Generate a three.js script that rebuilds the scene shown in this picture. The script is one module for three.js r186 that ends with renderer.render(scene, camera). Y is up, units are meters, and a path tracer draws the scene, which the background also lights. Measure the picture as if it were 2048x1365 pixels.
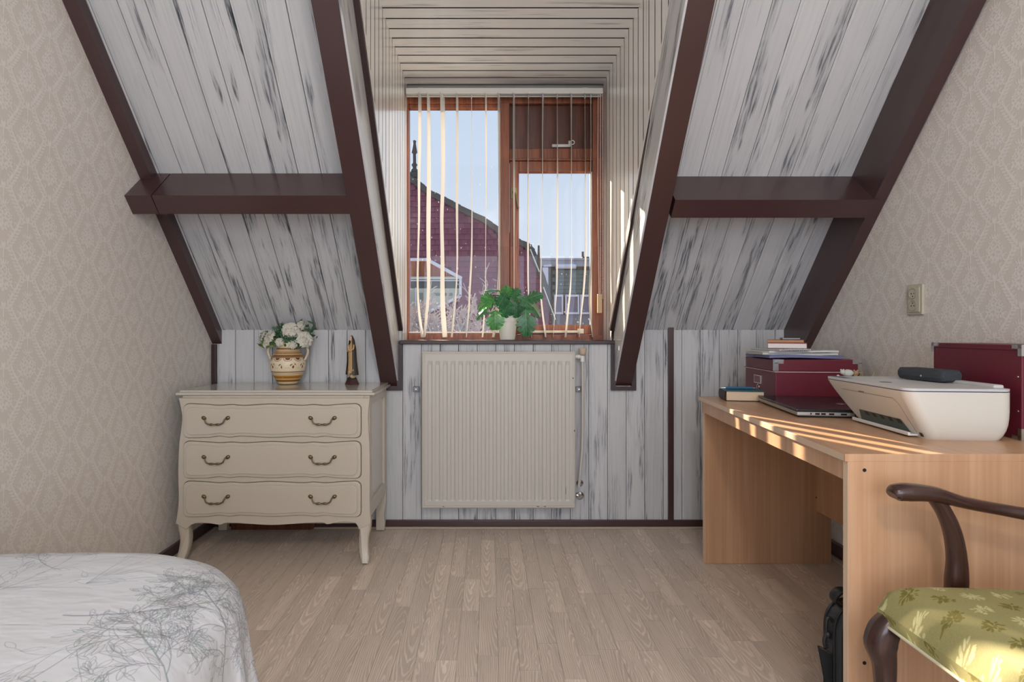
import * as THREE from 'three';
import { RoundedBoxGeometry } from 'three/addons/geometries/RoundedBoxGeometry.js';
import { mergeGeometries, toCreasedNormals } from 'three/addons/utils/BufferGeometryUtils.js';
import { RectAreaLightUniformsLib } from 'three/addons/lights/RectAreaLightUniformsLib.js';

// ------------------------------------------------------------------ camera, sky, sun, light, exposure
const F = 1150, CX = 976, CY = 666, EYE = 1.015;          // lens of the photograph in its own pixels, eye height
const scene = new THREE.Scene();
const camera = new THREE.PerspectiveCamera(2 * Math.atan(682.5 / F) * 180 / Math.PI, 2048 / 1365, 0.05, 200);
camera.position.set(0, EYE, 0);
camera.lookAt(0, EYE, -10);
camera.setViewOffset(2048, 1365, 1024 - CX, 682.5 - CY, 2048, 1365);
const renderer = new THREE.WebGLRenderer({ antialias: true });
renderer.toneMapping = THREE.LinearToneMapping;
renderer.toneMappingExposure = 1.0;
renderer.shadowMap.enabled = true;

{ // clear pale sky, whiter towards the horizon
  const h = 64, w = 8, data = new Float32Array(w * h * 4);
  for (let y = 0; y < h; y++) for (let x = 0; x < w; x++) {
    const up = ((y + 0.5) / h - 0.5) * Math.PI, k = Math.pow(Math.max(0, Math.sin(up)), 0.55), o = (y * w + x) * 4;
    data[o] = 0.8 - 0.4 * k; data[o + 1] = 0.85 - 0.28 * k; data[o + 2] = 0.92 - 0.1 * k; data[o + 3] = 1;
  }
  const t = new THREE.DataTexture(data, w, h, THREE.RGBAFormat, THREE.FloatType);
  t.mapping = THREE.EquirectangularReflectionMapping; t.magFilter = THREE.LinearFilter; t.needsUpdate = true;
  scene.background = t;
}
const sun = new THREE.DirectionalLight(0xffe9cc, 21);     // low sun beyond the dormer window, from the left
sun.position.set(-0.38 * 12 + 0.4, 1.4 + 0.4465 * 12, -2.2 - 12);
sun.target.position.set(0.4, 1.4, -2.2);
sun.castShadow = true; sun.shadow.mapSize.set(4096, 4096);
Object.assign(sun.shadow.camera, { left: -4, right: 4, top: 4, bottom: -4, near: 0.5, far: 40 });
scene.add(sun, sun.target);
RectAreaLightUniformsLib.init();
const unseenBackLight = new THREE.RectAreaLight(0xeaf1ff, 4.3, 2.3, 1.6);   // out of view behind the camera, placed to light the room
unseenBackLight.position.set(0.25, 1.3, 1.57);
unseenBackLight.lookAt(0.25, 1.3, -3);
scene.add(unseenBackLight);

// ------------------------------------------------------------------ helpers
const V3 = (x, y, z) => new THREE.Vector3(x, y, z), V2 = (x, y) => new THREE.Vector2(x, y);
const D = (s) => F / s, WX = (x, s) => (x - CX) / s, WY = (y, s) => EYE - (y - CY) / s;
const at = (x, y, s) => V3(WX(x, s), WY(y, s), -F / s);          // a pixel of the photograph at the depth where s pixels make a metre
let seed = 12345;
const rnd = (a = 0, b = 1) => { seed = (seed * 1664525 + 1013904223) >>> 0; return a + (b - a) * seed / 4294967296; };
const lerp = (a, b, t) => a + (b - a) * t, clamp = (x, a = 0, b = 1) => Math.min(b, Math.max(a, x)), sst = (a, b, x) => { const t = clamp((x - a) / (b - a)); return t * t * (3 - 2 * t); };
const hash = (x, y) => { let h = Math.imul(x | 0, 374761393) + Math.imul(y | 0, 668265263); h = Math.imul(h ^ (h >>> 13), 1274126177); return ((h ^ (h >>> 16)) >>> 0) / 4294967296; };
function vn(x, y) { const ix = Math.floor(x), iy = Math.floor(y); let fx = x - ix, fy = y - iy; fx = fx * fx * (3 - 2 * fx); fy = fy * fy * (3 - 2 * fy); const a = hash(ix, iy), b = hash(ix + 1, iy), c = hash(ix, iy + 1), d = hash(ix + 1, iy + 1); return a + (b - a) * fx + (c - a + (a - b - c + d) * fx) * fy; }
const fbm = (x, y, n = 4) => { let s = 0, a = 0.5, t = 0; for (let i = 0; i < n; i++) { s += a * vn(x, y); t += a; a *= 0.5; x = x * 2.03 + 17.1; y = y * 2.03 + 9.7; } return s / t; };
const taken = {};
const numbered = (n) => { const k = taken[n] = (taken[n] ?? -1) + 1; return k ? n + '_' + String(k).padStart(3, '0') : n; };
const shadows = (o) => { o.castShadow = o.receiveShadow = true; return o; };
function mesh(name, geo, mat, parent) { const m = shadows(new THREE.Mesh(Array.isArray(geo) ? merge(geo) : geo, mat)); m.name = parent ? name : numbered(name); (parent ?? scene).add(m); return m; }
function tag(o, label, category, group) { o.userData.label = label; o.userData.category = category; if (group) o.userData.group = group; return o; }
function thing(name, label, category, p = [0, 0, 0], turn = 0, group) { const g = new THREE.Group(); g.name = numbered(name); g.position.set(...p); g.rotation.y = turn; scene.add(g); return tag(g, label, category, group); }
function structure(name, label) { const g = new THREE.Group(); g.name = numbered(name); g.userData.kind = 'structure'; if (label) g.userData.label = label; scene.add(g); return g; }
function merge(list) { const a = list.map((g) => { const n = g.index ? g.toNonIndexed() : g; for (const k of Object.keys(n.attributes)) if (!['position', 'normal', 'uv'].includes(k)) n.deleteAttribute(k); if (!n.attributes.uv) n.setAttribute('uv', new THREE.BufferAttribute(new Float32Array(n.attributes.position.count * 2), 2)); return n; }); return mergeGeometries(a); }
function boxUV(g, k = 1, swap = false) { // uv in metres from the dominant face direction
  g = g.index ? g.toNonIndexed() : g; const p = g.attributes.position, n = g.attributes.normal, uv = new Float32Array(p.count * 2);
  for (let i = 0; i < p.count; i++) { const ax = Math.abs(n.getX(i)), ay = Math.abs(n.getY(i)), az = Math.abs(n.getZ(i)); let u, v; if (ax >= ay && ax >= az) { u = p.getZ(i); v = p.getY(i); } else if (ay >= az) { u = p.getX(i); v = p.getZ(i); } else { u = p.getX(i); v = p.getY(i); } if (swap) [u, v] = [v, u]; uv[i * 2] = u * k; uv[i * 2 + 1] = v * k; }
  g.setAttribute('uv', new THREE.BufferAttribute(uv, 2)); return g;
}
const bx = (x0, x1, y0, y1, z0, z1) => boxUV(new THREE.BoxGeometry(x1 - x0, y1 - y0, z1 - z0).translate((x0 + x1) / 2, (y0 + y1) / 2, (z0 + z1) / 2));
const rb = (x0, x1, y0, y1, z0, z1, r = 0.003, seg = 2) => boxUV(new RoundedBoxGeometry(x1 - x0, y1 - y0, z1 - z0, seg, Math.min(r, (x1 - x0) / 2.01, (y1 - y0) / 2.01, (z1 - z0) / 2.01)).translate((x0 + x1) / 2, (y0 + y1) / 2, (z0 + z1) / 2));
const cyl = (r0, r1, h, seg = 20) => new THREE.CylinderGeometry(r1, r0, h, seg).translate(0, h / 2, 0);
const tube = (pts, r, seg = 24, rs = 8, closed = false) => new THREE.TubeGeometry(new THREE.CatmullRomCurve3(pts.map((p) => p.isVector3 ? p : V3(...p)), closed), seg, r, rs, closed);
const lathe = (pts, seg = 40) => new THREE.LatheGeometry(pts.map((p) => V2(...p)), seg);
function extrude(pts, depth, bevel = 0, seg = 2) { const s = pts instanceof THREE.Shape ? pts : new THREE.Shape(pts.map((p) => V2(...p))); return new THREE.ExtrudeGeometry(s, { depth: depth - 2 * bevel, bevelEnabled: bevel > 0, bevelThickness: bevel, bevelSize: bevel, bevelOffset: -bevel, bevelSegments: seg, curveSegments: 12 }).translate(0, 0, bevel); }
function faces(quads) { // flat polygons with their own normals
  const p = []; for (const q of quads) for (let i = 1; i + 1 < q.length; i++) p.push(...q[0], ...q[i], ...q[i + 1]);
  const g = new THREE.BufferGeometry(); g.setAttribute('position', new THREE.BufferAttribute(new Float32Array(p), 3)); g.computeVertexNormals(); return g;
}
function prism(poly, x0, x1, skew = () => 0) { // polygon of [z, y] carried from x0 to x1
  const a = poly.map(([z, y]) => [x0 + skew(z), y, z]), b = poly.map(([z, y]) => [x1 + skew(z), y, z]), n = poly.length, q = [a, [...b].reverse()];
  for (let i = 0; i < n; i++) q.push([a[(i + 1) % n], a[i], b[i], b[(i + 1) % n]]);
  let s = 0; for (let i = 0; i < n; i++) { const [z0, y0] = poly[i], [z1, y1] = poly[(i + 1) % n]; s += z0 * y1 - z1 * y0; }
  return boxUV(faces(s > 0 ? q.map((f) => [...f].reverse()) : q));
}
function grid(nu, nv, fn, uvf) { // fn(u, v) -> [x, y, z], smooth
  const p = [], uv = [], id = []; for (let j = 0; j <= nv; j++) for (let i = 0; i <= nu; i++) { const u = i / nu, v = j / nv, q = fn(u, v); p.push(...q); uv.push(...(uvf ? uvf(u, v, q) : [u, v])); }
  for (let j = 0; j < nv; j++) for (let i = 0; i < nu; i++) { const a = j * (nu + 1) + i, b = a + 1, c = a + nu + 1, d = c + 1; id.push(a, b, d, a, d, c); }
  const g = new THREE.BufferGeometry(); g.setAttribute('position', new THREE.BufferAttribute(new Float32Array(p), 3)); g.setAttribute('uv', new THREE.BufferAttribute(new Float32Array(uv), 2)); g.setIndex(id); g.computeVertexNormals(); return g;
}
function loft(secs, seg = 28, cap = true) { // stacked closed sections: {y, x, z, rx, rz, p} superellipses
  const g = grid(seg, secs.length - 1, (u, v) => { const s = secs[Math.round(v * (secs.length - 1))], a = -u * 2 * Math.PI, e = 2 / (s.p ?? 2), c = Math.cos(a), n = Math.sin(a); return [(s.x ?? 0) + s.rx * Math.sign(c) * Math.abs(c) ** e, s.y, (s.z ?? 0) + (s.rz ?? s.rx) * Math.sign(n) * Math.abs(n) ** e]; });
  if (!cap) return g;
  const end = (s, up) => { const q = []; for (let i = 0; i < seg; i++) { const a = i / seg * 2 * Math.PI, e = 2 / (s.p ?? 2), c = Math.cos(a), n = Math.sin(a); q.push([(s.x ?? 0) + s.rx * Math.sign(c) * Math.abs(c) ** e, s.y, (s.z ?? 0) + (s.rz ?? s.rx) * Math.sign(n) * Math.abs(n) ** e]); } return faces([up ? q.reverse() : q]); };
  return merge([g, end(secs[0], false), end(secs[secs.length - 1], true)]);
}
function sweep(path, sect, seg = 12) { // path: [[x,y,z,ra,rb]], ring in the plane across the path, ra across, rb along 'up'
  const c = new THREE.CatmullRomCurve3(path.map((p) => V3(p[0], p[1], p[2]))), n = path.length * 5, up = sect ?? V3(0, 0, 1);
  const g = grid(seg, n, (u, v) => { const p = c.getPoint(v), t = c.getTangent(v), k = v * (path.length - 1), i = Math.min(path.length - 2, Math.floor(k)), f = k - i, ra = lerp(path[i][3], path[i + 1][3], f), r2 = lerp(path[i][4] ?? path[i][3], path[i + 1][4] ?? path[i + 1][3], f); const s = V3().crossVectors(t, up).normalize(), w = V3().crossVectors(s, t).normalize(), a = u * 2 * Math.PI, e = 0.75, ca = Math.cos(a), sa = Math.sin(a); p.addScaledVector(s, ra * Math.sign(ca) * Math.abs(ca) ** e).addScaledVector(w, r2 * Math.sign(sa) * Math.abs(sa) ** e); return [p.x, p.y, p.z]; });
  const end = (v, k) => { const p = c.getPoint(v); const q = [], i = k * (seg + 1), P = g.attributes.position; for (let j = 0; j < seg; j++) q.push([P.getX(i + j), P.getY(i + j), P.getZ(i + j)]); return faces([k ? q : q.reverse()]); };
  return merge([g, end(0, 0), end(1, n)]);
}
// ------------------------------------------------------------------ textures (sRGB bytes from a function of pixel position)
function texture(w, h, fn, o = {}) {
  const data = new Uint8Array(w * h * 4); for (let y = 0; y < h; y++) for (let x = 0; x < w; x++) { const c = fn(x, y), i = (y * w + x) * 4; if (typeof c === 'number') data[i] = data[i + 1] = data[i + 2] = clamp(c, 0, 255); else for (let k = 0; k < 3; k++) data[i + k] = clamp(c[k], 0, 255); data[i + 3] = 255; }
  const t = new THREE.DataTexture(data, w, h); return finish(t, o);
}
function finish(t, o) { t.wrapS = t.wrapT = THREE.RepeatWrapping; t.magFilter = THREE.LinearFilter; t.minFilter = THREE.LinearMipmapLinearFilter; t.generateMipmaps = true; if (!o.data) t.colorSpace = THREE.SRGBColorSpace; if (o.repeat) t.repeat.set(...o.repeat); t.needsUpdate = true; return t; }
function canvas(w, h, draw, o = {}) { const c = document.createElement('canvas'); c.width = w; c.height = h; draw(c.getContext('2d'), w, h); return finish(new THREE.CanvasTexture(c), o); }
const std = (o) => new THREE.MeshStandardMaterial(o), phy = (o) => new THREE.MeshPhysicalMaterial(o), lin = (r, g, b) => new THREE.Color().setRGB(r, g, b);

// white-washed boards with dark grain feathers: 16 strips side by side, each 0.0972 m across and 2.4 m long
const STRIPS = 16, BW = 0.0972;
const boardMap = texture(1024, 2048, (x, y) => {
  const i = x >> 6, a = (x & 63) / 64 * BW, l = y / 2048 * 2.4, w = 0.016 * (fbm(l * 4 + i * 3.1, i * 7.7, 3) - 0.5), busy = 0.25 + 0.75 * hash(i, 21);
  const cl = sst(0.53, 0.72, fbm((a + w) * 34 + i * 11.3, l * 3.6 + i * 5.9, 3)), fi = sst(0.45, 0.75, fbm((a + w) * 260 + i * 31, l * 13 + i * 2.3, 4)), th = sst(0.7, 0.82, fbm((a + w) * 210 + i * 13, l * 3.2 + i * 8.1, 3));
  const so = fbm((a + w) * 75 + i * 3, l * 2.4 + i, 4), dark = clamp((cl * fi * 0.95 + cl * 0.16 + th * 0.34) * busy + 0.1 * sst(0.5, 0.85, so)), t = 196 + (hash(i, 3) - 0.5) * 9 + (so - 0.5) * 20;
  return [lerp(t, 62, dark), lerp(t + 1, 66, dark), lerp(t + 3, 74, dark)];
});
// paler, smoother boards in the dormer, thin grey streaks along their length
const dormerMap = texture(1024, 1024, (x, y) => {
  const i = x >> 6, a = (x & 63) / 64 * BW, l = y / 1024 * 2.4, cl = sst(0.6, 0.78, fbm(a * 26 + i * 9.1, l * 2.4 + i * 4.3, 3)), fi = sst(0.45, 0.75, fbm(a * 260 + i * 17, l * 7 + i, 3)), so = fbm(a * 90 + i * 5, l * 2 + i * 2, 3);
  const d = clamp(cl * fi * 0.4 + 0.04 * so), t = 243; return [lerp(t, 80, d), lerp(t - 1, 80, d), lerp(t - 3, 82, d)];
});
// oak-print laminate strips: 12 side by side, 0.064 m across, 0.5 m long
const oakMap = texture(1152, 768, (x, y) => {
  const n = Math.floor(x / 96), a = (x % 96) / 96 * 0.064, l = y / 768 * 0.5, cx = hash(n, 1) * 0.09 - 0.013, cy = hash(n, 2) * 0.7 - 0.1, tone = (hash(n, 5) - 0.5) * 18;
  const wob = (fbm(a * 40 + n * 9, l * 9 + n * 4, 3) - 0.5) * 0.03, r = Math.hypot((a - cx + wob * 0.5) * 1.0, (l - cy) * 0.085), ring = Math.sin((r + wob * 0.35) * 2 * Math.PI * 165), pore = fbm(a * 620 + n * 7, l * 14 + n, 3);
  const line = sst(0.15, 0.95, ring) * (0.35 + 0.65 * fbm(a * 30, l * 12 + n * 3, 2)), k = tone + line * 30 - (1 - sst(0.3, 0.5, pore)) * 12 + (fbm(a * 25 + n, l * 3, 2) - 0.5) * 16;
  return [204 + k, 189 + k * 0.97, 175 + k * 0.92];
});
// damask wallpaper, one repeat 0.18 m: ground and raised ornament
const damask = (g, w, light) => {
  const leaf = (x, y, a, l, b) => { g.save(); g.translate(x, y); g.rotate(a); g.beginPath(); g.moveTo(0, 0); g.quadraticCurveTo(b, -l * 0.5, 0, -l); g.quadraticCurveTo(-b, -l * 0.5, 0, 0); g.fill(); g.restore(); };
  g.fillStyle = g.strokeStyle = light;
  for (const [ox, oy] of [[0, 0], [0.5, 0.5], [0, 1], [1, 0], [1, 1], [0.5, -0.5], [0.5, 1.5]]) {
    g.save(); g.translate(ox * w, oy * w); const k = w / 100; g.scale(k, k);
    for (const s of [-1, 1]) {                                  // feathered branches that rise from the stem and frame the bouquet
      for (let i = 0; i < 9; i++) { const t = i / 8, x = s * (2 + 31 * t ** 0.8), y = 46 - 40 * t - 6 * t * t; leaf(x, y, s * 0.1, 13 - 3 * t, 4.6); leaf(x, y, s * 1.35, 13 - 3 * t, 4.6); }
      g.lineWidth = 2.6; g.beginPath(); g.arc(s * 22, 6, 6, 0, 5); g.stroke(); g.beginPath(); g.arc(s * 13, 20, 4, 0, 5); g.stroke();
    }
    for (const [x, y, r] of [[0, 9, 9], [-11, 3, 8], [11, 3, 8], [0, -8, 9], [-13, -9, 6], [13, -9, 6], [-7, -18, 6], [7, -18, 6], [0, -27, 6]]) for (let i = 0; i < 5; i++) { g.beginPath(); g.ellipse(x + Math.cos(i * 1.257) * r * 0.6, y + Math.sin(i * 1.257) * r * 0.6, r * 0.44, r * 0.3, i * 1.257, 0, 7); g.fill(); }
    for (let i = -2; i <= 2; i++) leaf(i * 3, -27, i * 0.3, 12 - Math.abs(i), 3);
    g.lineWidth = 3; g.beginPath(); g.moveTo(0, 60); g.lineTo(0, 36); g.stroke(); g.restore();
  }
};
const paperMap = canvas(512, 512, (g, w) => { g.fillStyle = 'rgb(211,204,196)'; g.fillRect(0, 0, w, w); g.globalAlpha = 0.62; damask(g, w, 'rgb(229,225,219)'); g.globalAlpha = 1; const d = g.getImageData(0, 0, w, w); for (let i = 0; i < w * w; i++) { const n = (hash(i, 7) - 0.5) * 7 + (hash((i % w) >> 1, 9) - 0.5) * 5; for (let k = 0; k < 3; k++) d.data[i * 4 + k] += n; } g.putImageData(d, 0, 0); }, { repeat: [1 / 0.18, 1 / 0.18] });
const paperBump = canvas(512, 512, (g, w) => { g.fillStyle = '#505050'; g.fillRect(0, 0, w, w); damask(g, w, '#c0c0c0'); }, { data: true, repeat: [1 / 0.18, 1 / 0.18] });
// straight-grained woods: u across the grain, v along it, in metres
const grainTex = (c0, c1, fa, fl, rep, extra = 0) => texture(512, 512, (x, y) => { const a = x / 512, l = y / 512, k = 0.55 * fbm(a * fa, l * fl, 4) + 0.45 * fbm(a * fa * 6, l * fl * 2, 3) + extra * Math.sin((a + 0.05 * fbm(a * 4, l * 2, 3)) * 90 + 9 * fbm(a * 3, l * 1.5, 3)) * 0.12, e = sst(0.25, 0.75, k); return [0, 1, 2].map((i) => lerp(c0[i], c1[i], e)); }, { repeat: rep });
const beechMap = grainTex([184, 143, 110], [199, 160, 127], 22, 2.2, [1.2, 0.6], 0.2), teakMap = grainTex([104, 54, 33], [156, 90, 56], 20, 2.5, [6, 2]), mahoganyMap = grainTex([40, 20, 17], [66, 35, 29], 14, 2, [6, 2]);
const M = {
  board: std({ map: boardMap, roughness: 0.5 }), dormer: phy({ map: dormerMap, roughness: 0.28, clearcoat: 0.5, clearcoatRoughness: 0.12 }),
  backing: std({ color: lin(0.03, 0.03, 0.032), roughness: 0.9 }), dormerBacking: std({ color: lin(0.1, 0.1, 0.1), roughness: 0.9 }), masonry: std({ color: lin(0.35, 0.33, 0.31), roughness: 0.95 }),
  beam: phy({ color: lin(0.056, 0.026, 0.026), roughness: 0.34, clearcoat: 0.35, clearcoatRoughness: 0.22 }), darkTrim: std({ color: lin(0.035, 0.017, 0.018), roughness: 0.4 }), beamClad: std({ map: boardMap, roughness: 0.3 }),
  oak: std({ map: oakMap, roughness: 0.42 }), joint: std({ color: lin(0.16, 0.12, 0.09), roughness: 0.8 }), strip: std({ color: lin(0.45, 0.36, 0.28), roughness: 0.5 }),
  paper: std({ map: paperMap, bumpMap: paperBump, bumpScale: 0.0009, roughness: 0.62 }), plaster: std({ color: lin(0.72, 0.7, 0.67), roughness: 0.9 }),
  teak: std({ map: teakMap, roughness: 0.42 }), glass: phy({ color: 0xffffff, transmission: 1, thickness: 0, roughness: 0, ior: 1.5, specularIntensity: 0.3 }),
  white: std({ color: lin(0.72, 0.71, 0.68), roughness: 0.35 }), radiator: std({ color: lin(0.53, 0.505, 0.46), roughness: 0.38 }), cream: phy({ color: lin(0.52, 0.465, 0.385), roughness: 0.4, clearcoat: 0.3, clearcoatRoughness: 0.2 }), creamTop: phy({ color: lin(0.54, 0.5, 0.44), roughness: 0.25, clearcoat: 0.6, clearcoatRoughness: 0.08 }),
  brass: std({ color: lin(0.2, 0.15, 0.08), roughness: 0.4, metalness: 0.9 }), chrome: std({ color: lin(0.7, 0.7, 0.7), roughness: 0.25, metalness: 1 }), steel: std({ color: lin(0.2, 0.2, 0.21), roughness: 0.45, metalness: 0.8 }),
  beech: std({ map: beechMap, roughness: 0.33 }), beechEdge: std({ color: lin(0.62, 0.47, 0.34), roughness: 0.35 }), black: std({ color: lin(0.012, 0.012, 0.014), roughness: 0.5 }), hole: std({ color: lin(0.006, 0.006, 0.006), roughness: 0.9 }),
};
// ------------------------------------------------------------------ the room
const LX = -1.44, RX = 1.585, KZ = -D(383), TAN = 1.117, TH = Math.atan(TAN), CO = Math.cos(TH), SI = Math.sin(TH), KY = 1.03, CEIL = 2.44, DCEIL = 2.418, WZ = -D(355), DLX = -0.457, DRX = 0.65, BZ = 1.6;
const slopeY = (z) => KY + TAN * (z - KZ), slopeZ = (y) => KZ + (y - KY) / TAN;      // the sloping ceiling above the knee wall

// one board: across x from 0 to w, along y, face towards +z; bottom end may be cut at a slant
function board(w, y0, y1, strip, mapLen = 2.4, y0b = y0, v0 = null, plain = false) {
  const prof = plain === 1 ? [[0.009, 0], [w, 0], [w, -0.011]] : plain === 2 ? [[0, -0.011], [0, 0], [w - 0.009, 0]] : [[0.0028, -0.011], [0.0028, -0.0028], [0.0105, -0.0028], [0.0125, 0], [w - 0.001, 0], [w, -0.001], [w, -0.011]], pos = [], uv = [], nor = [], off = v0 ?? rnd(0, Math.max(0.02, mapLen - (y1 - Math.min(y0, y0b)))), flip = rnd() < 0.5;
  const U = (x) => (strip + 0.03 + 0.94 * (flip ? 1 - x / w : x / w)) / STRIPS, b = (x) => lerp(y0, y0b, x / w), base = Math.min(y0, y0b);
  for (let i = 0; i + 1 < prof.length; i++) {
    const [xa, za] = prof[i], [xb, zb] = prof[i + 1], l = Math.hypot(xb - xa, zb - za), nx = -(zb - za) / l, nz = (xb - xa) / l, q = [[xa, b(xa), za], [xb, b(xb), zb], [xb, y1, zb], [xa, b(xa), za], [xb, y1, zb], [xa, y1, za]];
    for (const c of q) { pos.push(...c); nor.push(nx, 0, nz); uv.push(U(c[0]), (c[1] - base + off) / mapLen); }
  }
  const g = new THREE.BufferGeometry(); g.setAttribute('position', new THREE.BufferAttribute(new Float32Array(pos), 3)); g.setAttribute('normal', new THREE.BufferAttribute(new Float32Array(nor), 3)); g.setAttribute('uv', new THREE.BufferAttribute(new Float32Array(uv), 2)); return g;
}
const strip = () => Math.floor(rnd(0, STRIPS - 0.001));

// floor: laminate strips, each a piece of its own in the part of the room that is seen
const floor = structure('floor', 'pale oak strip laminate floor');
mesh('subfloor', bx(LX - 0.1, RX + 0.1, -0.12, -0.0075, KZ - 0.1, BZ + 0.1), M.joint, floor);
{
  const pw = 0.064, pieces = [], rest = [];
  for (let i = 0; LX + i * pw < RX; i++) {
    let z = KZ - rnd(0, 0.4); const x0 = LX + i * pw, x1 = Math.min(RX, x0 + pw);
    while (z < BZ) {
      const l = [0.27, 0.34, 0.4, 0.46][Math.floor(rnd(0, 3.99))], za = Math.max(KZ, z), zb = Math.min(BZ, z + l); z += l;
      if (zb - za < 0.01) continue;
      const n = Math.floor(rnd(0, 11.99)), v0 = rnd(0, 0.5 - l + 0.001), g = new THREE.BoxGeometry(x1 - x0 - 0.0007, 0.008, zb - za - 0.0007).translate((x0 + x1) / 2, -0.004, (za + zb) / 2), p = g.attributes.position, u = g.attributes.uv;
      for (let k = 0; k < p.count; k++) u.setXY(k, (n + 0.02 + 0.96 * clamp((p.getX(k) - x0) / pw)) / 12, (v0 + p.getZ(k) - za) / 0.5);
      const mid = (za + zb) / 2, seen = mid < -1.5 && x1 > -0.95 - 0.28 * (-mid - 2) && x0 < 1.35;
      (seen ? pieces : rest).push([g, -mid]);
    }
  }
  pieces.sort((a, b) => a[1] - b[1]);
  pieces.slice(0, 299).forEach(([g]) => mesh('floor_strip', g, M.oak, floor));
  mesh('outer_floor_strips', [...pieces.slice(299), ...rest].map((e) => e[0]), M.oak, floor).userData.kind = 'stuff';
}
// side walls with paper, rear wall with unseen window for back light, ceiling
const wl = structure('wall_left', 'left wall with beige damask wallpaper'); mesh('wallpaper', bx(LX - 0.12, LX, -0.05, CEIL + 0.1, WZ - 0.2, BZ + 0.1), M.paper, wl);
const wr = structure('wall_right', 'right wall with beige damask wallpaper'); mesh('wallpaper', bx(RX, RX + 0.12, -0.05, CEIL + 0.1, WZ - 0.2, BZ + 0.1), M.paper, wr);
const wb = structure('wall_back');
{
  const x0 = -0.9, x1 = 1.4, y0 = 0.5, y1 = 2.1, z0 = BZ, z1 = BZ + 0.12;
  mesh('wallpaper', [bx(LX, x0, 0, CEIL, z0, z1), bx(x1, RX, 0, CEIL, z0, z1), bx(x0, x1, 0, y0, z0, z1), bx(x0, x1, y1, CEIL, z0, z1)], M.paper, wb);
  const w2 = structure('unseen_window_2'); mesh('window_frame', [bx(x0, x0 + 0.05, y0, y1, z0 + 0.03, z1), bx(x1 - 0.05, x1, y0, y1, z0 + 0.03, z1), bx(x0 + 0.05, x1 - 0.05, y0, y0 + 0.05, z0 + 0.03, z1), bx(x0 + 0.05, x1 - 0.05, y1 - 0.05, y1, z0 + 0.03, z1), bx(0.225, 0.275, y0 + 0.05, y1 - 0.05, z0 + 0.03, z1)], M.white, w2);
  mesh('pane', [bx(x0 + 0.05, 0.225, y0 + 0.05, y1 - 0.05, z0 + 0.075, z0 + 0.079), bx(0.275, x1 - 0.05, y0 + 0.05, y1 - 0.05, z0 + 0.075, z0 + 0.079)], M.glass, w2);
}
const ce = structure('ceiling'); mesh('plasterboard', bx(LX - 0.1, RX + 0.1, CEIL, CEIL + 0.12, slopeZ(CEIL) - 0.06, BZ + 0.1), M.plaster, ce);

{ // added ceiling lamp behind the camera, fill light for the walls
  const l = thing('added_ceiling_lamp', 'added round opal ceiling lamp out of view, fill light for the room', 'lamp', [0.15, CEIL, 0.55]);
  mesh('added_lamp_base', cyl(0.06, 0.06, 0.03, 24).translate(0, -0.03, 0), M.white, l); mesh('added_lamp_globe', new THREE.SphereGeometry(0.15, 32, 20).scale(1, 0.8, 1).translate(0, -0.14, 0), std({ color: lin(0.8, 0.8, 0.78), emissive: lin(1, 0.96, 0.9), emissiveIntensity: 1.5, roughness: 0.4 }), l);
  const p = new THREE.PointLight(0xfff3e4, 3.6); p.position.set(0, -0.14, 0); p.castShadow = true; p.shadow.radius = 5; l.add(p);
}
// knee wall below the slopes and the window
const wf = structure('wall_front', 'low knee wall clad in white-washed vertical boards');
mesh('backing', [bx(LX - 0.1, DLX - 0.02, -0.05, KY + 0.03, KZ - 0.12, KZ - 0.011), bx(DRX + 0.02, RX + 0.1, -0.05, KY + 0.03, KZ - 0.12, KZ - 0.011), bx(DLX - 0.02, DRX + 0.02, -0.05, 0.955, KZ - 0.12, KZ - 0.011)], M.backing, wf);
for (let k = -22; k < 12; k++) {
  let x0 = 0.526 + k * BW, x1 = x0 + BW; x0 = Math.max(x0, LX); x1 = Math.min(x1, RX); if (x1 - x0 < 0.02) continue;
  const mid = (x0 + x1) / 2, top = mid > DLX - 0.03 && mid < DRX + 0.03 ? 0.957 : KY;
  mesh('board', board(x1 - x0, 0.005, top, strip()), M.board, wf).position.set(x0, 0, KZ);
}
// slopes: boards run up the roof; a backing slab behind keeps the daylight out
function slope(name, label, x0, x1, phase) {
  const s = structure(name, label), n = (z, y, t) => [z - t * SI, y + t * CO];       // t metres out through the roof
  const zt = slopeZ(CEIL + 0.05), yt = CEIL + 0.05, len = (yt - KY) / SI;
  mesh('backing', prism([n(KZ, KY, 0.012), n(zt, yt, 0.012), n(zt, yt, 0.14), n(KZ, KY, 0.14)], x0, x1), M.backing, s);
  for (let x = phase; x < x1; x += BW) {
    const a = Math.max(x, x0), b = Math.min(x + BW, x1); if (b - a < 0.015) continue;
    const m = mesh('board', board(b - a, 0, len, strip()), M.board, s); m.position.set(a, KY, KZ); m.rotation.x = Math.PI / 2 - TH;
  }
}
slope('wall_slope_left', 'left roof slope clad in white-washed boards', LX, DLX - 0.01, LX - 0.04);
slope('wall_slope_right', 'right roof slope clad in white-washed boards', DRX + 0.01, RX, DRX - 0.055);

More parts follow.
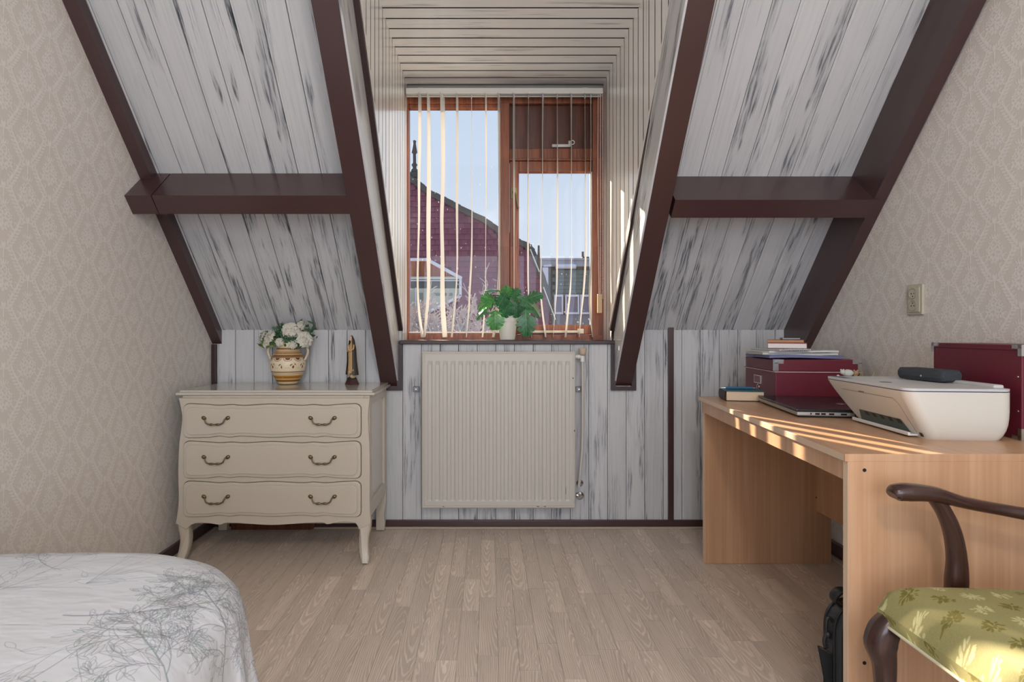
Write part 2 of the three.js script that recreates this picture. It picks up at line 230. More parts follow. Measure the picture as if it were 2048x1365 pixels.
// dormer: cheeks with upright boards, ceiling with boards across
function cheek(name, label, X, side) {
  const s = structure(name, label), pitch = 0.0838, za = WZ - 0.02;
  const P = [[KZ, 0.95], [za, 0.95], [za, DCEIL + 0.05], [slopeZ(DCEIL + 0.05), DCEIL + 0.05]];
  mesh('backing', prism(P, side < 0 ? X - 0.13 : X + 0.011, side < 0 ? X - 0.011 : X + 0.13), M.dormerBacking, s);
  for (let z = WZ; z < slopeZ(DCEIL); z += pitch) {
    const z1 = Math.min(z + pitch, slopeZ(DCEIL)), low = (q) => Math.max(0.972, slopeY(q)), a = side < 0 ? z1 : z, b = side < 0 ? z : z1;
    const m = mesh('board', board(z1 - z, low(a), DCEIL, strip(), 2.4, low(b), null, side < 0 ? 1 : 2), M.dormer, s); m.rotation.y = -side * Math.PI / 2; m.position.set(X, 0, a);
  }
}
cheek('wall_dormer_left', 'glossy white boarded left cheek of the dormer', DLX, -1);
cheek('wall_dormer_right', 'glossy white boarded right cheek of the dormer', DRX, 1);
{
  const s = structure('ceiling_dormer', 'white boarded dormer ceiling, boards running across'), pitch = 0.0848;
  mesh('backing', bx(DLX - 0.1, DRX + 0.1, DCEIL + 0.011, DCEIL + 0.13, WZ - 0.12, slopeZ(DCEIL) + 0.02), M.dormerBacking, s);
  for (let z = WZ, k = 0; z < slopeZ(DCEIL); z += pitch, k++) { const m = mesh('board', board(pitch, DLX, DRX, strip(), 2.4, DLX, null, 1), M.dormer, s); m.matrixAutoUpdate = false; m.matrix.makeBasis(V3(0, 0, -1), V3(1, 0, 0), V3(0, -1, 0)).setPosition(0, DCEIL, z + pitch); }
}
// window wall above and below the window
mesh('wall_window', [bx(DLX - 0.13, DRX + 0.13, 0.6, 0.968, WZ - 0.12, KZ - 0.12), bx(DLX - 0.13, DRX + 0.13, 2.36, DCEIL + 0.13, WZ - 0.12, WZ - 0.03)], M.masonry).userData.kind = 'structure';

// roof timbers
const low = (drop) => [[KZ, KY - drop], [KZ, KY + 0.005], [slopeZ(CEIL) , CEIL + 0.005], [KZ + (CEIL - (KY - drop)) / TAN, CEIL]];
const timber = (name, label, geo) => tag(mesh(name, geo, M.beam), label, 'beam');
const skewR = (z) => 0.0 + (z - KZ) * -0.029;
timber('roof_rafter', 'dark brown sloping rafter at the left edge of the dormer window', prism(low(0.292), -0.559, -0.473));
timber('roof_rafter', 'dark brown sloping rafter at the right edge of the dormer window', prism(low(0.292), 0.666, 0.751, skewR));
timber('roof_rafter', 'slim dark brown rafter along the left wallpapered wall', prism(low(0.0725), LX, -1.39));
timber('roof_rafter', 'deep dark brown rafter along the right wallpapered wall', prism(low(0.29), 1.545, RX + 0.01, (z) => (z - KZ) * -0.018));
function purlin(label, yTop, t, w, x0, x1, cuts) {
  const d = 3.354 + KY - EYE, dd = d / (TAN + (CY - yTop) / F), y = KY + TAN * (-KZ - dd), z = -dd, A = [z, y], B = [z + t * SI, y - t * CO], C = [B[0] - w * CO, B[1] - w * SI], E = [A[0] - w * CO, A[1] - w * SI];
  const g = thing('roof_purlin', label, 'beam');
  const xs = [x0, ...cuts, x1]; for (let i = 0; i + 1 < xs.length; i++) mesh(i || xs.length === 2 ? 'purlin_timber' : 'purlin_end_block', prism([A, B, C, E], xs[i] + (i ? 0.004 : 0), xs[i + 1]), M.beam, g);
}
purlin('dark brown horizontal purlin between left wall and dormer', 347, 0.19, 0.083, LX + 0.001, -0.558, [-1.335]);
purlin('dark brown horizontal purlin between dormer and right wall', 353, 0.2, 0.081, 0.742, 1.55, []);

// white cladding on the inner sides of the dormer rafters, with a dark bead along the roof line
function clad(x0, x1, skew, label, bead) {
  const a = 0.29, t = structure('trim_' + (bead < 0 ? 1 : 2), label), n = (z, y, k) => [z + k * SI, y - k * CO];
  const zT = slopeZ(CEIL), g = prism([[KZ, KY - a + 0.006], [KZ, KY], [zT, CEIL], [zT + a / TAN, CEIL]], x0, x1, skew);
  const p = g.attributes.position, uv = g.attributes.uv; for (let i = 0; i < p.count; i++) { const along = (p.getY(i) - 0.7) / SI, across = (slopeY(p.getZ(i)) - p.getY(i)) / 0.29; uv.setXY(i, (bead < 0 ? 3.05 : 7.05) / STRIPS + clamp(across) * 0.9 / STRIPS, along / 2.6); }
  mesh('cladding', g, M.beamClad, t);
  const e = bead < 0 ? DLX + 0.001 : DRX - 0.001, xa = Math.min(e + bead * 0.02, e - bead * 0.012), xb = Math.max(e + bead * 0.02, e - bead * 0.012), bar = (k0, k1) => prism([n(KZ, KY, k0), n(KZ, KY, k1), n(zT, CEIL, k1), n(zT, CEIL, k0)], xa, xb);
  mesh('dark_bead', bar(-0.012, 0.008), M.darkTrim, t); mesh('white_bead', bar(-0.036, -0.0135), M.dormer, t);
}
clad(-0.4729, -0.4655, () => 0, 'white-washed inner face of left dormer rafter', -1);
clad(0.6585, 0.6659, skewR, 'white-washed inner face of right dormer rafter', 1);

// trims
let trims = 2; const trim = (geo, mat, label) => { const m = mesh('trim_' + (++trims), geo, mat); m.userData.kind = 'structure'; if (label) m.userData.label = label; return m; };
{
  const z = KZ, b = (x0, x1, y0, y1, th) => bx(WX(x0, 383), WX(x1, 383), WY(y1, 383), WY(y0, 383), z, z + th);
  trim([rb(WX(800, 383), WX(1229, 383), 0.955, 0.9755, WZ + 0.02, z + 0.022, 0.004)], M.darkTrim, 'dark window sill board');
  trim([b(795, 805, 683, 781, 0.018), b(755, 795, 772, 781, 0.018)], M.darkTrim, 'dark frame around the foot of the left dormer rafter');
  trim([b(1221, 1230, 683, 781, 0.018), b(1230, 1262, 773, 781, 0.018), b(1262, 1271, 727, 781, 0.018)], M.darkTrim, 'dark frame around the foot of the right dormer rafter');
  trim([rb(WX(1335, 383), WX(1346.5, 383), 0.03, WY(655, 383), z, z + 0.012, 0.003)], M.beam, 'narrow dark upright trim on the knee wall');
  trim([rb(LX + 0.004, LX + 0.027, 0.03, KY - 0.075, z, z + 0.02, 0.003)], M.darkTrim, 'dark upright corner trim left of the dresser');
  const base = (n, geo) => { const m = mesh('baseboard_' + n, geo, M.beam); m.userData.kind = 'structure'; };
  base('front', [rb(LX + 0.02, RX, 0.004, 0.04, z, z + 0.016, 0.003)]); base('left', [rb(LX, LX + 0.02, 0.004, 0.05, z, BZ, 0.003)]); base('right', [rb(RX - 0.025, RX, 0.012, 0.065, z, BZ, 0.003)]);
  trim([rb(LX + 0.36, RX - 0.03, 0, 0.009, z + 0.016, z + 0.034, 0.004), rb(LX + 0.04, LX + 0.359, 0, 0.009, z + 0.012, z + 0.03, 0.004), rb(LX + 0.02, LX + 0.038, 0, 0.009, z + 0.02, -1.5, 0.004), rb(RX - 0.055, RX - 0.025, 0, 0.011, z + 0.02, -1.5, 0.004)], M.strip, 'pale edging strip along the floor');
}

// ------------------------------------------------------------------ dormer window
const win = structure('window_1', 'brown wooden dormer window with fixed pane and casement');
{
  const s = 355, z = WZ, X = (x) => WX(x, s), Y = (y) => WY(y, s), fr = (n, x0, x1, y0, y1, za, zb, parent = win, mat = M.teak) => mesh(n, rb(X(x0), X(x1), Y(y1), Y(y0), z + za, z + zb, 0.003), mat, parent);
  fr('jamb', 806, 817, 176, 690, -0.07, 0.0); fr('jamb', 1184.5, 1215, 176, 690, -0.07, 0.005); fr('head', 817, 1184.5, 176, 207, -0.07, 0.0); fr('head_bead', 817, 1001, 207, 215, -0.05, -0.012);
  fr('mullion', 1001, 1019, 207, 690, -0.07, 0.012); fr('sill_rail', 817, 1001, 667, 690, -0.07, 0.004); fr('sill_rail', 1019, 1184.5, 669.5, 690, -0.07, 0.008);
  fr('reveal_bead', 997, 1001, 215, 667, -0.05, 0.0, win, M.white); fr('glazing_bead', 817, 997, 664, 667, -0.05, -0.01, win, M.white);
  fr('transom_panel', 1019, 1184.5, 207, 297, -0.045, -0.03, win, std({ map: teakMap, color: lin(0.42, 0.4, 0.5), roughness: 0.4 })); fr('transom', 1019, 1184.5, 297, 319, -0.05, 0.0); fr('transom_ledge', 1019, 1184.5, 318.6, 322, -0.05, 0.012);
  const sash = fr('casement_sash', 1020, 1038, 322.5, 669, -0.045, 0.0); fr('sash_rail', 1038, 1184, 322.5, 343.5, -0.045, 0.0, sash); fr('sash_rail', 1038, 1184, 650, 669, -0.045, 0.0, sash); fr('sash_stile', 1182, 1184.4, 343.5, 650, -0.045, 0.0, sash, M.white);
  mesh('pane', bx(X(817), X(997), Y(665), Y(213), z - 0.036, z - 0.032), M.glass, win); mesh('pane', bx(X(1037), X(1183), Y(651), Y(343), z - 0.034, z - 0.03), M.glass, win);
  // dried drops on the glass
  const dot = new THREE.CircleGeometry(0.0022, 7), im = new THREE.InstancedMesh(dot, std({ color: lin(0.85, 0.85, 0.85), roughness: 0.8, side: THREE.DoubleSide }), 190), m4 = new THREE.Matrix4();
  for (let i = 0; i < 190; i++) { const left = rnd() < 0.72, x = left ? rnd(818, 996) : rnd(1039, 1182), k = rnd(), y = left ? lerp(664, 330, k ** 1.6) : lerp(648, 480, k ** 1.6), q = rnd(0.35, 1.1); m4.makeScale(q, q * rnd(0.8, 3), 1).setPosition(X(x), Y(y), z - 0.0295); im.setMatrixAt(i, m4); }
  im.name = 'dried_drops'; im.userData.kind = 'stuff'; win.add(im);
  // fittings
  const hook = mesh('stay_hook', [rb(X(1105), X(1142), Y(292), Y(286), z - 0.028, z - 0.02, 0.003), new THREE.TorusGeometry(0.011, 0.0028, 8, 20).translate(X(1146), Y(282.5), z - 0.022), rb(X(1138), X(1143), Y(290), Y(279), z - 0.027, z - 0.021, 0.002)], M.white, win);
  const stay = mesh('casement_stay', [rb(X(1064), X(1160), Y(666.5), Y(661.5), z + 0.002, z + 0.012, 0.003), rb(X(1154), X(1167), Y(668), Y(658), z, z + 0.01, 0.002)], std({ color: lin(0.7, 0.62, 0.5), roughness: 0.45 }), win);
  const hd = mesh('casement_handle', [rb(X(1022), X(1034), Y(398), Y(375), z, z + 0.006, 0.002), tube([[X(1026), Y(386), z + 0.006], [X(1026), Y(386), z + 0.03], [X(1030), Y(392), z + 0.036], [X(1036), Y(420), z + 0.036]], 0.006, 20)], M.brass, win);
}
// vertical blind: head rail, hanging slats turned edge-on, control chain
const blind = thing('vertical_blind', 'cream vertical blind with opened slats hanging before the dormer window', 'blind');
{
  const s = 362, bz = -D(s), ys = [190, 279, 358, 437, 516, 575, 622, 675];
  mesh('head_rail', [rb(WX(812.5, s), WX(1205, s), WY(190.5, s), WY(179, s), bz - 0.02, bz + 0.022, 0.003), rb(WX(813, s), WX(1203, s), WY(193, s), WY(191.2, s), bz - 0.012, bz - 0.006, 0.001)], std({ color: lin(0.6, 0.59, 0.55), roughness: 0.45 }), blind);
  for (const x of [842, 1170]) mesh('bracket', rb(WX(x - 5, s), WX(x + 5, s), WY(180, s), WY(177, s), bz - 0.01, bz + 0.01, 0.001), M.white, blind);
  const fabric = phy({ color: lin(0.62, 0.615, 0.6), roughness: 0.95, transmission: 0.18, thickness: 0, side: THREE.DoubleSide });
  const slats = [
    [-2, 840, 839.3, 838, 838, 836, 835.4, 838, 845], [-6.6, 857, 858, 858, 857, 857, 857, 854, 848], [-10.7, 885, 886, 886, 883.6, 885, 885, 886, 890], [-4, 914.5, 914.5, 914, 914, 914.5, 912.5, 908.6, 903.4], [-2, 943, 943, 943.4, 944, 943, 940, 937.4, 932.7],
    [-3.5, 972, 972, 972, 971.5, 971, 970.7, 969, 965], [-8, 998, 998, 998, 998, 998, 996, 993, 987], [-8, 1028, 1028, 1028, 1028, 1028, 1028, 1028, 1028], [-7.7, 1057, 1056, 1056, 1056, 1056, 1056.5, 1059, 1063], [-9.2, 1086, 1085, 1085, 1084.6, 1082.6, 1081.4, 1084.6, 1091.7],
    [-10.4, 1114, 1114.6, 1115, 1114.6, 1114, 1113.5, 1110, 1106], [-11.8, 1142.7, 1142.7, 1142.7, 1143, 1143, 1141, 1136, 1131], [-13.3, 1169.6, 1170, 1170.5, 1171, 1171, 1167.7, 1163, 1158], [-15, 1181.5, 1182, 1181, 1181.5, 1182.7, 1179.5, 1180, 1185.5]];
  for (const [deg, ...xs] of slats) {
    const c = new THREE.CatmullRomCurve3(xs.map((x, i) => V3(WX(x, s), WY(ys[i], s), 0))), a = deg * Math.PI / 180, w = 0.089, t = 0.0006;
    const side = (o) => grid(4, 28, (u, v) => { const p = c.getPoint(v), k = (u - 0.5) * w, tw = a + 0.05 * Math.sin(v * 6 + xs[0]), bow = 0.002 * (1 - 4 * (u - 0.5) ** 2); return [p.x + k * Math.sin(tw) + (bow + o) * Math.cos(tw), p.y, bz + k * Math.cos(tw) - (bow + o) * Math.sin(tw)]; });
    mesh('slat', side(0), fabric, blind);
    mesh('carrier', rb(WX(xs[0], s) - 0.003, WX(xs[0], s) + 0.003, WY(197, s), WY(189, s), bz - 0.006, bz + 0.006, 0.001), M.white, blind);
  }
  const cz = bz + 0.018, ch = []; for (let y = 192; y < 600; y += 2.6) for (const x of [1199.5, 1204]) ch.push(new THREE.SphereGeometry(0.0028, 6, 4).translate(WX(x, s), WY(y, s), cz));
  mesh('bead_chain', ch, M.white, blind);
  mesh('pull_cord', tube([[WX(1195, s), WY(192, s), cz], [WX(1194.5, s), WY(400, s), cz], [WX(1197, s), WY(590, s), cz]], 0.0014, 12, 6), M.white, blind);
  mesh('cord_weight', rb(WX(1193.5, s), WX(1202.5, s), WY(627, s), WY(589, s), cz - 0.008, cz + 0.008, 0.003), std({ color: lin(0.62, 0.42, 0.24), roughness: 0.5 }), blind);
}
// ------------------------------------------------------------------ dresser
{
  const s = 455, zf = -D(s), X = (x) => WX(x, s), Y = (y) => WY(y, s), x0 = X(357), x1 = X(739), zb = KZ + 0.03;
  const dr = thing('dresser', 'cream painted three-drawer dresser with curved legs against the knee wall', 'dresser');
  mesh('carcass', [bx(x0 + 0.012, x1 - 0.03, 0.17, 0.735, zb, zf - 0.022)], M.cream, dr);
  // front frame with waved outer edges and apron
  const L = [[357, 797], [361, 815], [364, 835], [362, 860], [358, 890], [356, 940], [357, 1000], [354, 1030], [351, 1048]], R = L.map(([x, y]) => [739 - (x - 357) * 0.45, y]), sh = new THREE.Shape();
  sh.moveTo(X(357), Y(797)); sh.splineThru(L.slice(1).map(([x, y]) => V2(X(x), Y(y))));
  sh.lineTo(X(372), Y(1060)); sh.splineThru([[384, 1050], [400, 1046.5], [420, 1048], [440, 1050.5], [455, 1046.5], [500, 1049], [545, 1051], [600, 1048], [640, 1045.5], [655, 1049.5], [672, 1046], [690, 1044.5], [710, 1047], [718, 1060]].map(([x, y]) => V2(X(x), Y(y))));
  sh.lineTo(X(741), Y(1048)); sh.splineThru(R.slice(0, -1).reverse().map(([x, y]) => V2(X(x), Y(y)))); sh.lineTo(X(357), Y(797));
  // drawers: waved panels with a raised moulding, two drop handles each
  const rows = [[808, 876], [883, 957], [963, 1034]];
  const wavs = [];
  for (const [ya, yb] of rows) {
    const wav = (o) => { const q = new THREE.Shape(), a = X(368) + o, b = X(722) - o, t = Y(ya) - o, u = Y(yb) + o, r = 0.028, w = 0.008, c = (k) => lerp(a, b, k);
      q.moveTo(a, u + r); q.lineTo(a, t - r); q.quadraticCurveTo(a, t - 0.002, a + r, t); q.splineThru([V2(c(0.14), t - w * 0.5), V2(c(0.2), t - w), V2(c(0.27), t - w * 0.55), V2(c(0.34), t - w), V2(c(0.5), t - w * 0.25), V2(c(0.66), t - w), V2(c(0.73), t - w * 0.55), V2(c(0.8), t - w), V2(c(0.88), t - w * 0.4), V2(b - r, t)]);
      q.quadraticCurveTo(b, t - 0.002, b, t - r); q.lineTo(b, u + r); q.quadraticCurveTo(b, u, b - r, u); q.splineThru([V2(c(0.86), u + w * 0.3), V2(c(0.8), u + w), V2(c(0.74), u + w * 0.4), V2(c(0.67), u + w), V2(c(0.5), u + w * 0.3), V2(c(0.33), u + w), V2(c(0.26), u + w * 0.4), V2(c(0.2), u + w), V2(c(0.14), u + w * 0.3), V2(a + r, u)]); q.quadraticCurveTo(a, u, a, u + r); return q; };
    sh.holes.push(new THREE.Path(wav(-0.0017).getPoints(16))); wavs.push(wav);
    const d = mesh('drawer', [extrude(wav(0), 0.026, 0.005, 3).translate(0, 0, zf - 0.0175), extrude(wav(0.014), 0.006, 0.0025).translate(0, 0, zf + 0.008)], M.cream, dr);
    for (const hx of [435, 647]) {
      const cx = X(hx), cy = lerp(Y(ya), Y(yb), 0.46) , z = zf + 0.014, e = 0.05;
      mesh('drop_handle', [tube([[cx - e, cy + 0.008, z], [cx - e + 0.006, cy + 0.004, z + 0.012], [cx - 0.036, cy - 0.012, z + 0.016], [cx - 0.02, cy - 0.0185, z + 0.016], [cx, cy - 0.0185, z + 0.016], [cx + 0.02, cy - 0.0185, z + 0.016], [cx + 0.036, cy - 0.012, z + 0.016], [cx + e - 0.006, cy + 0.004, z + 0.012], [cx + e, cy + 0.008, z]], 0.0032, 40),
        ...[-0.014, 0.014].map((o) => new THREE.SphereGeometry(1, 12, 8).scale(0.013, 0.0052, 0.0052).translate(cx + o, cy - 0.0185, z + 0.016)), ...[-1, 1].map((k) => new THREE.SphereGeometry(1, 12, 8).scale(0.011, 0.0085, 0.007).rotateZ(k * 0.5).translate(cx + k * (e + 0.002), cy + 0.008, z + 0.002))], M.brass, d);
    }
  }
  mesh('front_frame', extrude(sh, 0.02, 0.002).translate(0, 0, zf - 0.0205), M.cream, dr);
  // right and left sides: posts, rails, recessed panel
  for (const [sx, k] of [[x1 - 0.004, 1], [x0 + 0.004, -1]]) {
    const a = Math.min(sx, sx - k * 0.026), b = Math.max(sx, sx - k * 0.026);
    mesh('side_frame', [rb(a, b, 0.2, 0.735, zf - 0.07, zf - 0.0245, 0.003), rb(a, b, 0.2, 0.735, zb, zb + 0.05, 0.003), rb(a, b, 0.69, 0.735, zb + 0.05, zf - 0.07, 0.003), rb(a, b, 0.19, 0.25, zb + 0.05, zf - 0.07, 0.003)], M.cream, dr);
    mesh('side_panel', bx(Math.min(sx - k * 0.012, sx - k * 0.02), Math.max(sx - k * 0.012, sx - k * 0.02), 0.25, 0.69, zb + 0.05, zf - 0.07), M.creamTop, dr);
  }
  // curved legs
  const leg = (m, xo) => { const P = [[-11, 1040], [-10, 1062], [-11, 1085], [-9, 1105], [-3, 1125]], Q = [[9.5, 1125], [10.5, 1116], [8, 1100], [7.5, 1080], [11, 1062], [13, 1040]], c = X(728), f = ([x, y]) => V2(xo + m * (X(728 + x) - c), Y(y)), q = new THREE.Shape(); q.moveTo(...f(P[0]).toArray()); q.splineThru(P.slice(1).map(f)); q.lineTo(...f(Q[0]).toArray()); q.splineThru(Q.slice(1).map(f)); q.closePath(); const g = extrude(q, 0.042, 0.006, 3).translate(0, 0, zf - 0.046), p = g.attributes.position; for (let i = 0; i < p.count; i++) { const t = clamp((0.18 - p.getY(i)) / 0.18); p.setZ(i, p.getZ(i) + 0.028 * t * t - 0.008 * Math.sin(t * 3.1)); } g.computeVertexNormals(); return toCreasedNormals(g, 0.7); };
  mesh('front_leg', leg(1, X(728)), M.cream, dr); mesh('front_leg', leg(-1, X(365)), M.cream, dr);
  for (const [xa, w] of [[x1 - 0.052, 1], [-1.379, -1]]) mesh('rear_leg', extrude([[xa, 0.22], [xa, 0.004], [xa + 0.042, 0.004], [xa + 0.046, 0.04], [xa + 0.04, 0.08], [xa + 0.05, 0.14], [xa + 0.05, 0.22]], 0.035, 0.003).translate(0, 0, zb), M.cream, dr);
  // moulded top
  const t0 = X(347) - 0.012, t1 = -0.506, za = KZ + 0.012, zt = -D(449), step = (i, a, b) => rb(t0 + i, t1 - i, a, b, za, zt - i, 0.005, 3);
  mesh('top', [step(0.0, 0.735, 0.7475), step(0.012, 0.746, 0.757)], M.creamTop, dr);
}
const TOPY = 0.7575;
// vase with flowers
{
  const p = at(576, 768, 398), v = thing('vase', 'bulbous cream ceramic vase with brown painted bands and two handles', 'vase', [p.x, TOPY, p.z]);
  const map = canvas(1024, 512, (g, w, h) => { const Y = (m) => h - m / 0.206 * h, band = (a, b, c) => { g.fillStyle = c; g.fillRect(0, Y(b), w, Y(a) - Y(b)); };
    g.fillStyle = '#e2d2b4'; g.fillRect(0, 0, w, h); band(0.0, 0.014, '#dcc79f'); band(0.015, 0.021, '#8a5a2c'); band(0.021, 0.024, '#5c3a20'); band(0.024, 0.05, '#d2a560'); band(0.032, 0.045, '#b07c34'); band(0.0545, 0.0565, '#6a4124'); band(0.062, 0.0655, '#6a4124'); band(0.0655, 0.0675, '#c9a06a');
    band(0.135, 0.147, '#8a6138'); band(0.147, 0.149, '#4c3018'); band(0.152, 0.164, '#b58b58'); band(0.166, 0.1685, '#5c3a20'); band(0.173, 0.181, '#9a7043'); band(0.181, 0.183, '#5c3a20'); band(0.186, 0.206, '#dcc79f');
    g.strokeStyle = '#4a2c16'; g.lineWidth = 3; for (let i = 0; i < 40; i++) { const x = i * w / 40; g.beginPath(); g.ellipse(x, Y(0.038), 12, 5, -0.6, 0, 5); g.stroke(); g.beginPath(); g.ellipse(x, Y(0.157), 9, 4, -0.5, 0, 4); g.stroke(); }
    for (let i = 0; i < 10; i++) { const x = (i + 0.5) * w / 10; g.fillStyle = '#6e3a26'; g.beginPath(); g.arc(x, Y(0.134), 26, 0, Math.PI); g.fill(); g.lineWidth = 2.5; g.beginPath(); g.arc(x, Y(0.134), 37, 0, Math.PI); g.stroke(); g.beginPath(); g.arc(x, Y(0.134), 43, 0, Math.PI); g.stroke();
      g.fillStyle = '#74412c'; g.beginPath(); g.ellipse(x + 50, Y(0.09), 9, 19, 0.1, 0, 7); g.fill(); g.fillStyle = '#7a7050'; g.beginPath(); g.ellipse(x + 30, Y(0.1), 7, 16, 0.7, 0, 7); g.fill(); g.fillStyle = '#a06a5a'; g.beginPath(); g.ellipse(x + 68, Y(0.103), 6, 14, -0.6, 0, 7); g.fill(); g.fillStyle = '#a8937a'; for (const o of [-14, 6]) { g.beginPath(); g.arc(x + o, Y(0.085), 4, 0, 7); g.fill(); } }
  });
  const prof = [[0.0001, 0.001], [0.045, 0.001], [0.048, 0.006], [0.0564, 0.0163], [0.0683, 0.04], [0.0825, 0.0698], [0.0867, 0.0994], [0.0855, 0.118], [0.0766, 0.14], [0.0614, 0.163], [0.052, 0.1825], [0.0505, 0.195], [0.053, 0.206], [0.049, 0.206], [0.047, 0.19], [0.05, 0.16]];
  const g = lathe(prof.slice(0), 56), pos = g.attributes.position, uv = g.attributes.uv; for (let i = 0; i < pos.count; i++) uv.setY(i, clamp(pos.getY(i) / 0.206, 0.002, 0.998));
  mesh('body', g, std({ map, roughness: 0.35 }), v);
  for (const k of [-1, 1]) { mesh('handle', tube([[k * 0.05, 0.196, 0], [k * 0.078, 0.2, 0], [k * 0.1, 0.17, 0], [k * 0.094, 0.14, 0], [k * 0.083, 0.12, 0]], 0.0065, 24), std({ color: lin(0.62, 0.52, 0.38), roughness: 0.4 }), v); }
  mesh('earth_fill', new THREE.CircleGeometry(0.047, 24).rotateX(-Math.PI / 2).translate(0, 0.188, 0), std({ color: lin(0.02, 0.03, 0.015), roughness: 1 }), v);
  // flowers: each stem with its bloom is a thing of its own
  const white = phy({ color: lin(0.75, 0.72, 0.62), roughness: 0.8, transmission: 0.2, thickness: 0, side: THREE.DoubleSide }), green = std({ color: lin(0.06, 0.14, 0.065), roughness: 0.7, side: THREE.DoubleSide }), pale = std({ color: lin(0.16, 0.24, 0.08), roughness: 0.7, side: THREE.DoubleSide });
  const petal = (l, w, cup) => grid(4, 5, (a, b) => { const x = (a - 0.5) * 2, ww = w * Math.sin(Math.PI * Math.min(0.97, 0.12 + b * 0.8)); return [x * ww, l * b * Math.cos(b * cup * 0.8), l * b * Math.sin(b * cup) * 0.7 + 0.25 * ww * x * x + 0.006 * Math.sin(a * 7) * b]; });
  const bloom = (r) => { const q = []; for (const [n, k, tilt] of [[7, 1, 1.25], [6, 0.85, 0.85], [5, 0.62, 0.5], [4, 0.4, 0.22]]) for (let i = 0; i < n; i++) q.push(petal(r * k * rnd(0.9, 1.1), r * 0.46 * k, 0.9).rotateX(tilt).rotateY(i / n * 6.283 + k * 3 + rnd(-0.2, 0.2))); return q; };
  const px = (x, y, z) => V3((x - 576) / 398, (768 - y) / 398 + 0.004, z);
  const blooms = [[585, 660, 0.02, 0.056, 'largest white rose at the top of the vase'], [617, 679, 0.035, 0.05, 'ruffled white rose at the right of the bouquet'], [541, 676, 0.03, 0.042, 'white rose left of the bouquet centre'], [522, 674, -0.01, 0.038, 'drooping white rose at the far left of the bouquet'], [566, 684, 0.055, 0.026, 'small cream rose bud over the vase rim'], [593, 688, 0.05, 0.028, 'small white bud hanging over the vase rim'], [604, 652, -0.02, 0.034, 'pale rose behind the top rose of the bouquet'], [536, 688, 0.04, 0.024, 'small greenish bud at the lower left of bouquet']];
  for (const [x, y, z, r, label] of blooms) {
    const t = thing('rose', label, 'flower', [p.x, TOPY, p.z], 0, 'white roses in the vase'), c = px(x, y, z), dir = V3(c.x * 1.2, 0.06, 0.05 + z).normalize(), m = mesh('bloom', bloom(r), white, t);
    m.position.copy(c); m.quaternion.setFromUnitVectors(V3(0, 1, 0), dir);
    mesh('stem', tube([[c.x * 0.15, 0.19, z * 0.3], [c.x * 0.5, 0.2 + (c.y - 0.2) * 0.6, z * 0.6], c.clone().addScaledVector(dir, 0.006)], 0.002, 8, 5), green, t);
  }
  const leaf = (l, w) => grid(2, 5, (a, b) => [(a - 0.5) * 2 * w * Math.sin(Math.PI * (0.06 + 0.94 * b)) , l * b, 0.25 * l * b * b + Math.abs(a - 0.5) * w * 0.6]);
  const sprays = [[548, 668, -0.02, 'dark fern spray behind the left roses'], [561, 655, -0.01, 'feathery dark spray standing up left of the top rose'], [572, 675, 0.03, 'dense dark leaves in the middle of the bouquet'], [604, 672, 0.0, 'dark leaves between the two largest roses'], [611, 692, 0.03, 'leaves hanging over the right vase handle'], [527, 690, 0.02, 'pale leaves hanging over the left vase handle'], [624, 656, -0.02, 'thin spray rising at the right of the bouquet'], [590, 684, 0.05, 'leaves over the front rim of the vase']];
  sprays.forEach(([x, y, z, label], i) => { const c = px(x, y, z), q = [], t = thing('leaf_spray', label, 'leaves', [p.x, TOPY, p.z], 0, 'green sprays in the vase'), b = V3(c.x * 0.15, 0.2, z * 0.3);
    for (let k = 0; k < 64; k++) q.push(leaf(rnd(0.02, 0.038), rnd(0.003, 0.008)).rotateX(rnd(-0.6, 1)).rotateZ(rnd(-1.5, 1.5)).rotateY(rnd(0, 6.28)).translate(lerp(b.x, c.x, rnd(0.35, 1)) + rnd(-0.02, 0.02), lerp(b.y, c.y, rnd(0.35, 1.05)) + rnd(-0.015, 0.015), lerp(b.z, c.z, rnd(0.3, 1)) + rnd(-0.014, 0.014)));
    mesh('leaves', q, i === 5 ? pale : green, t); mesh('stem', tube([b, b.clone().lerp(c, 0.6), c], 0.0015, 6, 5), green, t); });
}
